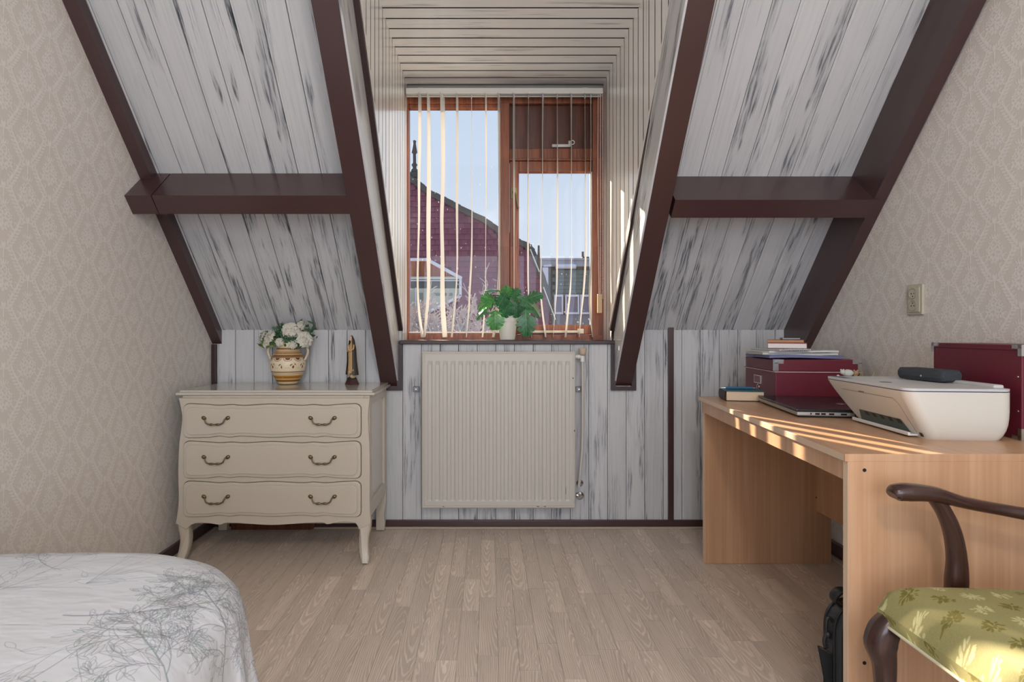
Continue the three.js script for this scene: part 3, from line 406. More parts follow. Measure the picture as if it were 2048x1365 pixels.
// praying figurine
{
  const p = at(704, 769, 402), f = thing('statuette', 'small painted statuette of a praying robed woman in a dark cloak', 'statuette', [p.x, TOPY, p.z], -0.85);
  const gold = std({ color: lin(0.52, 0.33, 0.15), roughness: 0.5 }), cloak = std({ color: lin(0.05, 0.04, 0.028), roughness: 0.6 }), skin = std({ color: lin(0.6, 0.44, 0.34), roughness: 0.5 });
  mesh('plinth', [new THREE.CylinderGeometry(0.025, 0.037, 0.028, 4, 1).rotateY(Math.PI / 4).translate(0, 0.0142, 0)], std({ color: lin(0.06, 0.02, 0.02), roughness: 0.3, flatShading: true }), f);
  mesh('mound', new THREE.SphereGeometry(0.024, 20, 10, 0, 6.3, 0, 1.57).scale(1, 0.5, 1).translate(0, 0.028, 0), std({ color: lin(0.02, 0.02, 0.012), roughness: 0.8 }), f);
  const cl = []; for (let i = 0; i < 14; i++) { const a = i * 2.4; cl.push(new THREE.SphereGeometry(rnd(0.008, 0.012), 10, 8).translate(Math.cos(a) * 0.014, 0.042 + (i % 4) * 0.007, Math.sin(a) * 0.014)); } mesh('cloud_base', cl, std({ color: lin(0.5, 0.36, 0.2), roughness: 0.7 }), f);
  const ft = (a, k) => 1 + k * Math.sin(a * 9);
  const robe = grid(48, 24, (u, v) => { const a = u * 6.2832, y = 0.058 + v * 0.156, r = [0.024, 0.0225, 0.021, 0.0205, 0.0215, 0.021, 0.0165, 0.006], k = v * 7, i = Math.min(6, Math.floor(k)), rr = lerp(r[i], r[i + 1], k - i) * ft(a, 0.07 * (1 - v)); return [-Math.cos(a) * rr, y, Math.sin(a) * rr * 0.8]; });
  mesh('robed_figure', [robe, new THREE.SphereGeometry(0.0105, 20, 16).scale(0.9, 1.15, 1).translate(0, 0.2285, 0.004), cyl(0.005, 0.005, 0.012, 10).translate(0, 0.208, 0.002), new THREE.SphereGeometry(0.002, 8, 6).scale(0.8, 1.3, 1).translate(0, 0.2275, 0.0145),
    tube([[-0.017, 0.198, 0], [-0.0205, 0.176, 0.006], [-0.012, 0.168, 0.015], [-0.002, 0.178, 0.02]], 0.0056, 14), tube([[0.017, 0.198, 0], [0.0205, 0.176, 0.006], [0.012, 0.168, 0.015], [0.002, 0.178, 0.02]], 0.0056, 14)], gold, f);
  mesh('praying_hands', [-1, 1].flatMap((k) => [new THREE.SphereGeometry(1, 10, 8).scale(0.0022, 0.007, 0.004).translate(k * 0.0022, 0.184, 0.0195), ...[0, 1, 2].map((i) => new THREE.CapsuleGeometry(0.0009, 0.007, 3, 6).translate(k * 0.0022, 0.192, 0.0178 + i * 0.0017))]), skin, f);
  mesh('face', new THREE.SphereGeometry(0.0112, 20, 16).scale(0.86, 1.12, 0.95).translate(0, 0.2285, 0.0055), skin, f);
  const ck = (o) => grid(30, 22, (u, v) => { const a = lerp(-2.05, 2.05, u) - Math.PI / 2, y = 0.048 + v * 0.196, r = [0.038, 0.035, 0.032, 0.029, 0.027, 0.0255, 0.0245, 0.019, 0.0155, 0.003], k = v * 9, i = Math.min(8, Math.floor(k)), rr = lerp(r[i], r[i + 1], k - i) + o; return [Math.cos(a) * rr, y, Math.sin(a) * rr * 0.85 + 0.002]; });
  mesh('cloak', [ck(0), ck(0.0012)], std({ color: lin(0.05, 0.04, 0.028), roughness: 0.6, side: THREE.DoubleSide }), f);
  for (const [x, z] of [[-0.022, 0.016], [0.026, 0.012]]) { mesh('dove', [new THREE.SphereGeometry(1, 12, 8).scale(0.009, 0.0055, 0.005).rotateZ(0.4).translate(x, 0.068, z), new THREE.SphereGeometry(0.0038, 10, 8).translate(x + 0.008, 0.074, z), new THREE.ConeGeometry(0.004, 0.012, 6).rotateZ(1.9).translate(x - 0.011, 0.064, z)], std({ color: x < 0 ? lin(0.06, 0.04, 0.03) : lin(0.5, 0.4, 0.28), roughness: 0.6 }), f); }
}
// flat board under the dresser
tag(mesh('wooden_panel', [extrude((() => { const q = new THREE.Shape(), a = -1.322, b = WX(627, 392), t = 0.062; q.moveTo(a, 0.012); q.lineTo(b - 0.03, 0.012); q.quadraticCurveTo(b, 0.014, b, 0.03); q.lineTo(b, t); q.lineTo(a, t); q.closePath(); return q; })(), 0.012, 0.002).translate(0, -0.0098, KZ + 0.036)], std({ map: teakMap, color: lin(0.5, 0.42, 0.42), roughness: 0.4 })), 'reddish brown wooden panel leaning behind the dresser legs', 'panel');

// ------------------------------------------------------------------ radiator
{
  const s = 394.5, z = -D(s), x0 = WX(843, s), x1 = WX(1151.5, s), y0 = WY(1018, s), y1 = WY(704, s), r = thing('radiator', 'cream steel panel radiator with vertical grooves below the window', 'radiator');
  const n = 19, pitch = (x1 - x0 - 0.045) / n, xs = x0 + 0.0225, gy0 = y0 + 0.04, gy1 = y1 - 0.05;
  const depth = (x, y) => { const k = (x - xs) / pitch, f = Math.abs(k - Math.floor(k) - 0.5) * pitch, inx = k > 0 && k < n ? 1 - sst(0.0065, 0.0115, f) : 0, e = Math.min(gy1 - y, y - gy0), iny = sst(-0.004, 0.01, e); const edge = Math.min(x - x0, x1 - x, y - y0, y1 - y); return -0.006 * inx * iny - 0.006 * (1 - sst(0, 0.007, edge)) - 0.002 * (1 - sst(0.011, 0.014, edge)) * sst(0.007, 0.009, edge); };
  const nx = n * 12 + 24, ny = 90, yf = (v) => { const a = [0, 0.02, 0.045, 0.06, 0.94, 0.955, 0.98, 1], k = v * 7, i = Math.min(6, Math.floor(k)); return lerp(a[i], a[i + 1], k - i); };
  mesh('front_panel', grid(nx, ny, (u, v) => { const x = lerp(x0, x1, u), y = lerp(y0, y1, yf(v)); return [x, y, z + depth(x, y)]; }), M.radiator, r);
  mesh('panel_edge', [rb(x0, x1, y0, y1, z - 0.016, z - 0.005, 0.004)], M.radiator, r);
  mesh('rear_panel', [rb(x0 + 0.004, x1 - 0.004, y0 + 0.004, y1 - 0.004, z - 0.062, z - 0.05, 0.004), rb(x0 + 0.02, x1 - 0.02, y1 - 0.03, y1 - 0.008, z - 0.05, z - 0.016, 0.003), rb(x0 + 0.02, x1 - 0.02, y0 + 0.008, y0 + 0.03, z - 0.05, z - 0.016, 0.003)], M.radiator, r);
  for (const x of [832, 1158]) { const b = mesh('bracket', rb(WX(x - 6, 386), WX(x + 6, 386), WY(784, 386), WY(774, 386), KZ + 0.0005, KZ + 0.024, 0.002), M.steel, r); mesh('bracket_slot', cyl(0.004, 0.004, 0.001, 10).rotateX(Math.PI / 2).translate(WX(x, 386), WY(779, 386), KZ + 0.0245), M.chrome, b); }
  // scratches where the paint has chipped
  const chip = std({ color: lin(0.06, 0.035, 0.025), roughness: 0.8 }); for (const [x, y, w, h] of [[1132, 983, 1.3, 18], [1146, 757, 2.2, 3], [1149, 862, 1.8, 4], [1134, 893, 1.6, 5], [887, 1014.5, 4, 2], [1076, 1014, 5, 2], [1090, 1014, 5, 2], [950, 995, 1, 4]]) mesh('paint_chip', new THREE.SphereGeometry(1, 8, 6).scale(w / 2 / s, h / 2 / s, 0.0007).translate(WX(x, s), WY(y, s), z + depth(WX(x, s), WY(y, s)) + 0.0002), chip, r);
  const vs = 390, vz = -D(vs), vx = WX(1165, vs);
  const valve = mesh('valve', [cyl(0.012, 0.012, 0.03, 16).translate(vx, WY(724, vs), vz), new THREE.CylinderGeometry(0.008, 0.008, 0.05, 14).rotateZ(Math.PI / 2).translate(vx - 0.025, WY(714, vs), vz), new THREE.SphereGeometry(0.012, 14, 10).translate(vx - 0.02, WY(714, vs), vz)], M.white, r);
  mesh('valve_knob', lathe([[0.0001, 0], [0.0145, 0], [0.0165, 0.012], [0.0215, 0.032], [0.0205, 0.037], [0.0001, 0.038]], 24).translate(vx + 0.001, WY(711, vs), vz), std({ color: lin(0.55, 0.43, 0.34), roughness: 0.45 }), valve);
  mesh('supply_pipe', tube([[vx, WY(722, vs), vz], [vx + 0.001, WY(800, vs), vz], [vx - 0.002, WY(900, vs), vz], [vx - 0.012, WY(945, vs), vz], [vx - 0.018, WY(975, vs), vz - 0.01]], 0.0073, 40, 12), M.radiator, r);
  for (const [x, y, rad] of [[1161, 969, 0.018], [1161, 994, 0.021]]) { const k = mesh('pipe_rosette', lathe([[0.0001, 0], [rad, 0.001], [rad, 0.004], [rad * 0.6, 0.009], [0.0001, 0.01]], 24).rotateX(Math.PI / 2).translate(WX(x, 386), WY(y, 386), KZ + 0.001), M.chrome, r); }
  mesh('return_elbow', tube([[WX(1152, vs), WY(990, vs), vz], [WX(1158, vs), WY(992, vs), vz], [WX(1160, vs), WY(994, vs), KZ + 0.012]], 0.009, 12, 10), M.chrome, r);
}
// ------------------------------------------------------------------ potted plant on the sill
{
  const s = 373, p = at(1015, 677, s), SY = 0.976, t = thing('potted_plant', 'bushy green split-leaf plant in a white pot on the window sill', 'plant', [p.x, SY, p.z]);
  mesh('pot', lathe([[0.0001, 0], [0.038, 0], [0.04, 0.003], [0.0505, 0.096], [0.0515, 0.098], [0.053, 0.1], [0.0545, 0.128], [0.0525, 0.13], [0.05, 0.125], [0.048, 0.105]], 40), std({ color: lin(0.68, 0.66, 0.6), roughness: 0.45 }), t);
  mesh('soil', new THREE.CircleGeometry(0.049, 24).rotateX(-Math.PI / 2).translate(0, 0.115, 0), std({ color: lin(0.03, 0.02, 0.015), roughness: 1 }), t);
  const leafMap = texture(128, 128, (x, y) => { const a = Math.abs(x / 128 - 0.5) * 2, b = y / 128, rib = 1 - sst(0.0, 0.035, a), vein = 1 - sst(0.0, 0.1, Math.abs(((b * 6 - a * 1.6) % 1 + 1) % 1 - 0.5)), n = fbm(x * 0.06, y * 0.06, 3); const k = clamp(rib * 0.9 + vein * 0.42 * (1 - a * 0.6)); return [lerp(34 + n * 44, 160, k), lerp(98 + n * 56, 196, k), lerp(62 + n * 34, 134, k)]; });
  const mats = [lin(0.62, 0.72, 0.7), lin(1, 1, 1), lin(0.8, 0.9, 0.85), lin(1.5, 1.35, 0.9)].map((color) => phy({ map: leafMap, color, roughness: 0.36, transmission: 0.3, thickness: 0, side: THREE.DoubleSide }));  // tints of one leaf; the lime one has backlight put into its colour
  function monstera(l, w, droop, fold) { // lobes on both sides of the midrib, split towards the rim
    const out = [], N = 5, shape = (b) => Math.sin(Math.PI * clamp(0.1 + 0.86 * b)) ** 0.7 * (1 - 0.12 * b), mid = (b) => [0, l * b * Math.cos(droop * b * 0.6), -l * b * Math.sin(droop * b)];
    for (const k of [-1, 1]) for (let i = 0; i < N; i++) {
      const b0 = i / N, b1 = (i + 1) / N;
      out.push(grid(4, 3, (u, v) => { const gap = 0.26 * sst(0.45, 1, u), b = lerp(b0 + gap / N * 0.9, b1 - gap / N * 0.5, v), lift = b - 0.1 * u + 0.12 * u, m = mid(clamp(lift)), x = k * w * u * shape(b) * (1 - 0.12 * Math.abs(v - 0.4) * u); return [x, m[1] + 0.16 * l * u * (1 - b) - 0.08 * l * u * (b < 0.2 ? 1.6 : 0), m[2] + fold * w * u * u - 0.2 * w * u * (1 - u)]; }, (u, v) => [0.5 + k * u * 0.5, lerp(b0, b1, v)]));
    }
    return merge(out);
  }
  const L = [ // tip pixel, base pixel, depth offsets, size, turn about own axis
    [[1052, 668], [1050, 612], 0.05, 0.1, 0.062, 0.2, 0], [[989, 654], [990, 618], 0.055, 0.075, 0.056, 0.3, 0.1], [[1080, 582], [1046, 598], 0.02, 0.1, 0.06, 0.2, -0.5], [[955, 605], [990, 595], 0.02, 0.085, 0.055, 0.4, 0.6], [[1085, 622], [1050, 594], 0.0, 0.1, 0.05, 0.3, -0.7], [[972, 570], [1003, 578], -0.02, 0.085, 0.045, 0.3, 0.9],
    [[948, 625], [985, 605], 0.0, 0.09, 0.05, 0.3, 0.9], [[1012, 620], [1022, 590], 0.05, 0.08, 0.052, 0.4, 0.2], [[1032, 575], [1018, 600], -0.03, 0.085, 0.05, 0.3, -0.3], [[1018, 572], [1010, 600], 0.0, 0.08, 0.045, 0.3, 0.5], [[998, 600], [1012, 585], 0.045, 0.075, 0.05, 0.5, 0.3], [[1064, 600], [1032, 592], 0.04, 0.085, 0.05, 0.5, -0.4], [[1003, 625], [1018, 600], 0.06, 0.07, 0.05, 0.5, 0.4], [[965, 588], [995, 600], 0.03, 0.08, 0.05, 0.2, 0.4], [[1036, 628], [1030, 600], 0.055, 0.07, 0.045, 0.5, -0.2]];
  for (const [n, [tip, base, dz, l, w, dr, roll]] of L.entries()) {
    const P = (q, z) => V3((q[0] - 1015) / s, (677 - q[1]) / s, z), b = P(base, dz), e = P(tip, dz + 0.03), dir = e.clone().sub(b), len = dir.length(); dir.normalize();
    const g = mesh('leaf', monstera(Math.max(l, len), w, dr, -0.12), mats[[1, 3, 2, 3, 0, 2, 1, 0, 2, 3, 0, 1, 2, 3, 0][n]], t); const z = V3(0.25 * Math.sin(roll), 0.35, 1).normalize(), xAx = V3().crossVectors(dir, z).normalize(); z.crossVectors(xAx, dir);
    g.matrixAutoUpdate = false; g.matrix.makeBasis(xAx, dir, z).multiply(new THREE.Matrix4().makeRotationY(roll)).setPosition(b);
    mesh('leaf_stalk', tube([[b.x * 0.15, 0.112, 0], [b.x * 0.6, lerp(0.115, b.y, 0.7), dz * 0.6], b], 0.0022, 10, 6), std({ color: lin(0.08, 0.16, 0.05), roughness: 0.6 }), t);
  }
}
// ------------------------------------------------------------------ bed
{
  const bed = thing('bed', 'bed under a white spread with a grey botanical line print', 'bed'), T = 0.552, zf = -1.272, xr = -0.455, r = 0.27, xl = LX + 0.03;
  const print = canvas(2048, 2048, (g, w) => {
    g.fillStyle = 'rgb(203,206,212)'; g.fillRect(0, 0, w, w);
    const ink = (a) => `rgba(${98 + rnd(0, 30) | 0},${106 + rnd(0, 26) | 0},${112 + rnd(0, 22) | 0},${a})`;
    const spray = (x, y, a, l, d) => { // a stem that bends, throws side shoots and ends in leaves or a bell
      let cx = x, cy = y; const n = 14, turn = rnd(-0.11, 0.11); g.lineWidth = [4.5, 2.6, 1.8, 1.3][d]; g.strokeStyle = ink([0.52, 0.45, 0.4, 0.36][d]);
      for (let i = 0; i < n; i++) { const nx = cx + Math.cos(a) * l / n, ny = cy + Math.sin(a) * l / n; g.beginPath(); g.moveTo(cx, cy); g.lineTo(nx, ny); g.stroke(); cx = nx; cy = ny; a += turn + rnd(-0.08, 0.08);
        if (d < 3 && i > 1 && rnd() < [0.55, 0.46, 0.3][d]) { spray(cx, cy, a + (rnd() < 0.5 ? -1 : 1) * rnd(0.35, 0.95), l * rnd(0.32, 0.55), d + 1); g.lineWidth = [4.5, 2.6, 1.8][d]; g.strokeStyle = ink([0.52, 0.45, 0.4][d]); } }
      if (d >= 2) { g.lineWidth = 1.6; g.strokeStyle = ink(0.4); const L = rnd(20, 52); for (const k of [-1, 1]) { g.beginPath(); g.moveTo(cx, cy); g.quadraticCurveTo(cx + Math.cos(a + k * 0.5) * L * 0.6, cy + Math.sin(a + k * 0.5) * L * 0.6, cx + Math.cos(a) * L, cy + Math.sin(a) * L); g.stroke(); } if (rnd() < 0.4) { g.fillStyle = ink(0.12); g.fill(); } }
    };
    for (let i = 0; i < 81; i++) spray((i % 9 + rnd(0, 1)) * w / 9, (Math.floor(i / 9) + rnd(0, 1)) * w / 9, rnd(0, 6.28), rnd(240, 480), rnd() < 0.25 ? 0 : 1);
    for (let i = 0; i < 16; i++) { const x = rnd(0, w), y = rnd(0, w), a = rnd(0, 6.28); for (let k = -6; k <= 6; k++) { g.strokeStyle = ink(0.26); g.lineWidth = rnd(1.2, 3); g.beginPath(); g.moveTo(x, y); const b = a + k * 0.11, L = rnd(120, 260); g.quadraticCurveTo(x + Math.cos(b) * L * 0.5 + rnd(-20, 20), y + Math.sin(b) * L * 0.5, x + Math.cos(b + k * 0.02) * L, y + Math.sin(b + k * 0.02) * L); g.stroke(); } }
  }, { repeat: [1 / 1.5, 1 / 1.5] });
  const wr = texture(512, 512, (x, y) => { const p = (u) => Math.sin(u / 512 * 6.2832), n = fbm(x * 0.02 + 3, y * 0.05, 4), k = 1 - Math.abs(fbm(x * 0.012 + 20, y * 0.03 + 7, 4) - 0.5) * 5; return 110 + n * 60 + clamp(k) * 60; }, { data: true, repeat: [1 / 0.9, 1 / 0.9] });
  const cloth = std({ map: print, bumpMap: wr, bumpScale: 0.006, roughness: 0.9 });
  // plan outline: foot end, rounded corner, right side
  const pts = []; for (let i = 0; i <= 40; i++) pts.push([lerp(xl, xr - r, i / 40), zf, 0, -1]); for (let i = 1; i <= 34; i++) { const a = i / 34 * Math.PI / 2; pts.push([xr - r + r * Math.sin(a), zf + r - r * Math.cos(a), Math.sin(a), -Math.cos(a)]); } for (let i = 1; i <= 60; i++) pts.push([xr, lerp(zf + r, 0.7, i / 60), 1, 0]);
  const prof = [[-0.24, T + 0.006], [-0.16, T + 0.006], [-0.09, T + 0.002], [-0.05, T - 0.008], [-0.02, T - 0.026], [0, T - 0.05], [0.008, T - 0.09], [0.014, T - 0.15], [0.022, T - 0.23], [0.032, T - 0.32], [0.042, T - 0.42], [0.05, T - 0.5], [0.052, 0.02]], acc = [0]; for (let i = 1; i < prof.length; i++) acc.push(acc[i - 1] + Math.hypot(prof[i][0] - prof[i - 1][0], prof[i][1] - prof[i - 1][1]));
  const N = pts.length - 1, K = prof.length - 1, ring = grid(N, K, (u, v) => { const i = Math.round(u * N), j = Math.round(v * K), q = pts[i], t = clamp((T - 0.04 - prof[j][1]) / 0.45), len = i * 0.03, fold = t * (0.016 * Math.sin(len * 17 + 2.2 * Math.sin(len * 5)) + 0.012 * Math.sin(len * 41 + 1)), o = prof[j][0] + fold * (i > 38 ? 1.25 : 0.8); return [q[0] + q[2] * o, prof[j][1] + (j > 0 && j < 4 ? 0.004 * Math.sin(q[0] * 9 + j) : 0), q[1] + q[3] * o]; }, (u, v) => { const i = Math.round(u * N), j = Math.round(v * K), q = pts[i], o = -0.24 + acc[j]; return [q[0] + q[2] * o, q[1] + q[3] * o]; });
  const inner = pts.map((q) => V2(q[0] - q[2] * 0.232, q[1] - q[3] * 0.232)), sh = new THREE.Shape([...inner.map((q) => V2(q.x, -q.y)), V2(xl, -0.7)]), top = new THREE.ShapeGeometry(sh).rotateX(-Math.PI / 2).translate(0, T + 0.0055, 0), p = top.attributes.position; top.deleteAttribute('uv'); { const uv = new Float32Array(p.count * 2); for (let i = 0; i < p.count; i++) { uv[i * 2] = p.getX(i); uv[i * 2 + 1] = p.getZ(i); } top.setAttribute('uv', new THREE.BufferAttribute(uv, 2)); }
  cloth.side = THREE.DoubleSide;
  mesh('bedspread', [ring, top], cloth, bed);
  mesh('mattress', rb(xl + 0.02, xr - 0.06, 0.3, T - 0.07, zf + 0.09, 0.66, 0.05, 3), M.white, bed);
  mesh('bed_base', rb(xl + 0.03, xr - 0.1, 0.0, 0.3, zf + 0.12, 0.64, 0.01), std({ color: lin(0.2, 0.14, 0.1), roughness: 0.7 }), bed);
}
// ------------------------------------------------------------------ desk
const DY = 0.734;
{
  const dk = thing('desk', 'beech laminate desk with a slanting front edge along the right wall', 'desk'), zn = -D(864), zfar = -D(452), xb = 1.555, fx = (z) => lerp(0.826, 0.931, (zn - z) / (zn - zfar));
  const slab = (y0, y1, o, z0, z1) => prism([[z0, y0], [z1, y0], [z1, y1], [z0, y1]], 0, 1).toNonIndexed();
  const top = new THREE.Shape([V2(fx(zn), zn), V2(fx(zfar), zfar), V2(xb, zfar), V2(xb, zn)].map((q) => V2(q.x, -q.y)));
  const tg = boxUV(new THREE.ExtrudeGeometry(top, { depth: 0.016, bevelEnabled: true, bevelThickness: 0.001, bevelSize: 0.001, bevelOffset: -0.001, bevelSegments: 1 }).rotateX(-Math.PI / 2).translate(0, DY - 0.017, 0));
  mesh('desk_top', tg, M.beech, dk);
  const a0 = fx(zn), a1 = fx(zfar), g = (o) => Math.sqrt(1 + ((a1 - a0) / (zn - zfar)) ** 2) * o;
  mesh('front_edge_band', faces([[[a0 - 0.0012, DY - 0.0165, zn], [a0 - 0.0012, DY - 0.0005, zn], [a1 - 0.0012, DY - 0.0005, zfar], [a1 - 0.0012, DY - 0.0165, zfar]]]), std({ color: lin(0.62, 0.47, 0.34), roughness: 0.35, side: THREE.DoubleSide }), dk);
  const ap = [[fx(zn - 0.02) + 0.012, zn - 0.02], [fx(zfar + 0.05) + 0.012, zfar + 0.02]]; // apron under the front edge
  mesh('apron', boxUV(faces((() => { const [p, q] = ap, w = 0.016, A = (x, z, y) => [x, y, z], y0 = 0.668, y1 = DY - 0.0175; return [[A(p[0], p[1], y0), A(p[0], p[1], y1), A(q[0], q[1], y1), A(q[0], q[1], y0)], [A(p[0] + w, p[1], y0), A(q[0] + w, q[1], y0), A(q[0] + w, q[1], y1), A(p[0] + w, p[1], y1)], [A(p[0], p[1], y0), A(q[0], q[1], y0), A(q[0] + w, q[1], y0), A(p[0] + w, p[1], y0)]]; })())), std({ map: beechMap, color: lin(1, 1, 1), roughness: 0.35, side: THREE.DoubleSide }), dk);
  const side = (x0, x1, z0, z1) => { const m = mesh('side_panel', rb(x0, x1, 0.001, DY - 0.0175, z0, z1, 0.001), M.beech, dk); mesh('edge_band', rb(x0 - 0.0013, x0 - 0.0001, 0.001, DY - 0.0175, z0, z1, 0.0005), M.beechEdge, m); return m; };
  const near = side(0.8345, xb - 0.01, zn - 0.0185, zn - 0.0005), far = side(0.951, 1.507, zfar + 0.002, zfar + 0.02);
  mesh('modesty_panel', rb(1.44, 1.456, 0.233, DY - 0.0175, zfar + 0.0205, zn - 0.019, 0.001), M.beech, dk);
  for (const [x, y, z] of [[WX(1729, 864), WY(941, 864), zn], [WX(1729, 864), 0.25, zn]]) mesh('screw_cap', cyl(0.0042, 0.0042, 0.001, 14).rotateX(Math.PI / 2).translate(x, y, z - 0.0004), M.hole, near);
  mesh('screw_cap', cyl(0.004, 0.004, 0.001, 12).rotateZ(Math.PI / 2).translate(1.4405, 0.292, -D(456)), M.hole, dk);
}
// ------------------------------------------------------------------ things on the desk
const red = std({ color: lin(0.135, 0.012, 0.026), roughness: 0.42 }), pale = std({ color: lin(0.62, 0.6, 0.57), roughness: 0.75 });
{ // archive box with lid
  const w = 0.335, d = 0.36, h = 0.17, b = thing('archive_box', 'dark red lidded archive box with metal corners beside the laptop', 'box', [1.178, DY, -D(487)], -0.1);
  const body = mesh('body', [rb(0.003, w - 0.003, 0.0005, h - 0.05, -d + 0.003, -0.003, 0.004)], red, b);
  const lid = mesh('lid', [rb(-0.001, w + 0.001, h - 0.048, h, -d, 0, 0.004)], red, b);
  mesh('lid_edge', [bx(-0.002, w + 0.002, h - 0.0515, h - 0.0485, -d - 0.001, 0.001)], std({ color: lin(0.6, 0.45, 0.4), roughness: 0.5 }), lid);
  for (const [x, z, k, m] of [[0, 0, 1, -1], [w, 0, -1, -1], [0, -d, 1, 1], [w, -d, -1, 1]]) mesh('metal_corner', [bx(Math.min(x - k * 0.002, x + k * 0.034), Math.max(x - k * 0.002, x + k * 0.034), h - 0.016, h + 0.0012, z + (m < 0 ? 0.0005 : -0.002), z + (m < 0 ? 0.002 : -0.0005)), bx(Math.min(x - k * 0.002, x + k * 0.014), Math.max(x - k * 0.002, x + k * 0.014), h - 0.046, h - 0.01, z + (m < 0 ? 0.0005 : -0.002), z + (m < 0 ? 0.002 : -0.0005)), bx(Math.min(x - k * 0.002, x - k * 0.0005), Math.max(x - k * 0.002, x - k * 0.0005), h - 0.046, h + 0.001, z + (m < 0 ? -0.014 : 0), z + (m < 0 ? 0 : 0.014)), bx(Math.min(x, x + k * 0.02), Math.max(x, x + k * 0.02), h + 0.0003, h + 0.0013, z + (m < 0 ? -0.02 : 0), z + (m < 0 ? 0 : 0.02))], M.chrome, lid);
  const ly = 0.075, lz = -0.2, fr = (y0, y1, z0, z1) => bx(0.0005, 0.003, y0, y1, z0, z1); mesh('label_holder', [fr(ly - 0.018, ly - 0.015, lz - 0.04, lz + 0.04), fr(ly + 0.015, ly + 0.018, lz - 0.04, lz + 0.04), fr(ly - 0.015, ly + 0.015, lz - 0.04, lz - 0.036), fr(ly - 0.015, ly + 0.015, lz + 0.036, lz + 0.04)], M.chrome, body); mesh('label_card', bx(0.001, 0.0022, ly - 0.015, ly + 0.015, lz - 0.036, lz + 0.036), std({ color: lin(0.25, 0.12, 0.14), roughness: 0.7 }), body);
  mesh('pull_ring', new THREE.TorusGeometry(0.012, 0.0022, 8, 20).rotateY(Math.PI / 2).translate(0.001, ly - 0.034, lz + 0.01), M.chrome, body);
  // pile on the lid
  const base = V3(1.178, DY + h + 0.0015, -D(487)), put = (name, label, cat, x, z, w, d, h2, y, turn, mat, edge, group) => { const t = thing(name, label, cat, [base.x + x, base.y + y, base.z + z], turn, group); return [t, w, d, h2]; };
  const sheet = (w2, d2, h2, sag, seedA) => { const f = (o) => grid(14, 14, (u, v) => [(u - 0.5) * w2, o + sag * Math.sin(u * 5 + seedA) * Math.cos(v * 3), (0.5 - v) * d2]); const g = f(h2), b2 = f(0); const s1 = grid(14, 1, (u, v) => [(u - 0.5) * w2, v * h2 + sag * Math.sin(u * 5 + seedA), d2 / 2]), s2 = grid(14, 1, (u, v) => [-w2 / 2, v * h2 + sag * Math.sin(seedA) * Math.cos((1 - u) * 3), -d2 / 2 + (u) * d2]); return [g, b2, s1, s2]; };
  const mags = [[0.155, -0.16, 0.3, 0.25, 0.011, 0.0, -0.05, lin(0.16, 0.17, 0.32), 'blue-edged magazine at the bottom of the pile on the red box', 0.003], [0.15, -0.17, 0.3, 0.22, 0.009, 0.0125, -0.12, lin(0.55, 0.54, 0.53), 'pale magazine second in the pile on the red box', 0.002], [0.155, -0.165, 0.29, 0.21, 0.008, 0.023, -0.02, lin(0.66, 0.65, 0.63), 'white magazine third in the pile on the red box', 0.002], [0.088, -0.13, 0.14, 0.2, 0.007, 0.033, 0.12, lin(0.5, 0.5, 0.5), 'spiral-bound pad jutting from the pile on the red box', 0.001]];
  mags.forEach(([x, z, w2, d2, h2, y, turn, col, label, sag], i) => { const t = thing('magazine', label, 'magazine', [base.x + x, base.y + y + sag + 0.0005, base.z + z], turn, 'papers on the red box'); mesh('pages', sheet(w2, d2, h2, sag * 0.7, i * 1.7), std({ color: col, roughness: 0.7, side: THREE.DoubleSide }), t); if (i === 3) { const q = []; for (let k = 0; k < 16; k++) q.push(new THREE.TorusGeometry(0.005, 0.0008, 6, 10).rotateY(Math.PI / 2).translate(-0.062 + k * 0.0083, 0.005, 0.102)); mesh('spiral_binding', q, M.chrome, t); } });
  const book = (name, label, cat, x, z, y, w2, d2, h2, turn, cov, pages, th = 0.002) => { const t = thing(name, label, cat, [base.x + x, base.y + y, base.z + z], turn); mesh('cover', [rb(-w2 / 2, w2 / 2, 0, th, -d2 / 2, d2 / 2, 0.0008), rb(-w2 / 2, w2 / 2, h2 - th, h2, -d2 / 2, d2 / 2, 0.0008), rb(w2 / 2 - th, w2 / 2, th, h2 - th, -d2 / 2, d2 / 2, 0.0006)], std({ color: cov, roughness: 0.5 }), t); mesh('page_block', bx(-w2 / 2 + 0.003, w2 / 2 - th, th, h2 - th, -d2 / 2 + 0.003, d2 / 2 - 0.003), std({ color: pages, roughness: 0.8 }), t); return t; };
  book('notebook', 'pink notebook with white pages on the paper pile', 'notebook', 0.135, -0.16, 0.0425, 0.15, 0.18, 0.023, -0.5, lin(0.42, 0.1, 0.09), lin(0.75, 0.72, 0.7));
  const tb = thing('tan_case', 'tan leather case lying on the pink notebook', 'case', [base.x + 0.13, base.y + 0.066, base.z - 0.165], -0.5); mesh('case_body', rb(-0.07, 0.07, 0, 0.013, -0.08, 0.08, 0.003), std({ color: lin(0.42, 0.2, 0.1), roughness: 0.5 }), tb);
  const ph = thing('phone', 'dark glossy phone on top of the paper pile', 'phone', [base.x + 0.15, base.y + 0.0795, base.z - 0.17], -0.4); mesh('phone_body', rb(-0.035, 0.035, 0, 0.008, -0.07, 0.07, 0.003), M.steel, ph); mesh('screen', bx(-0.032, 0.032, 0.008, 0.0085, -0.066, 0.066), std({ color: lin(0.01, 0.01, 0.012), roughness: 0.08 }), ph);
}
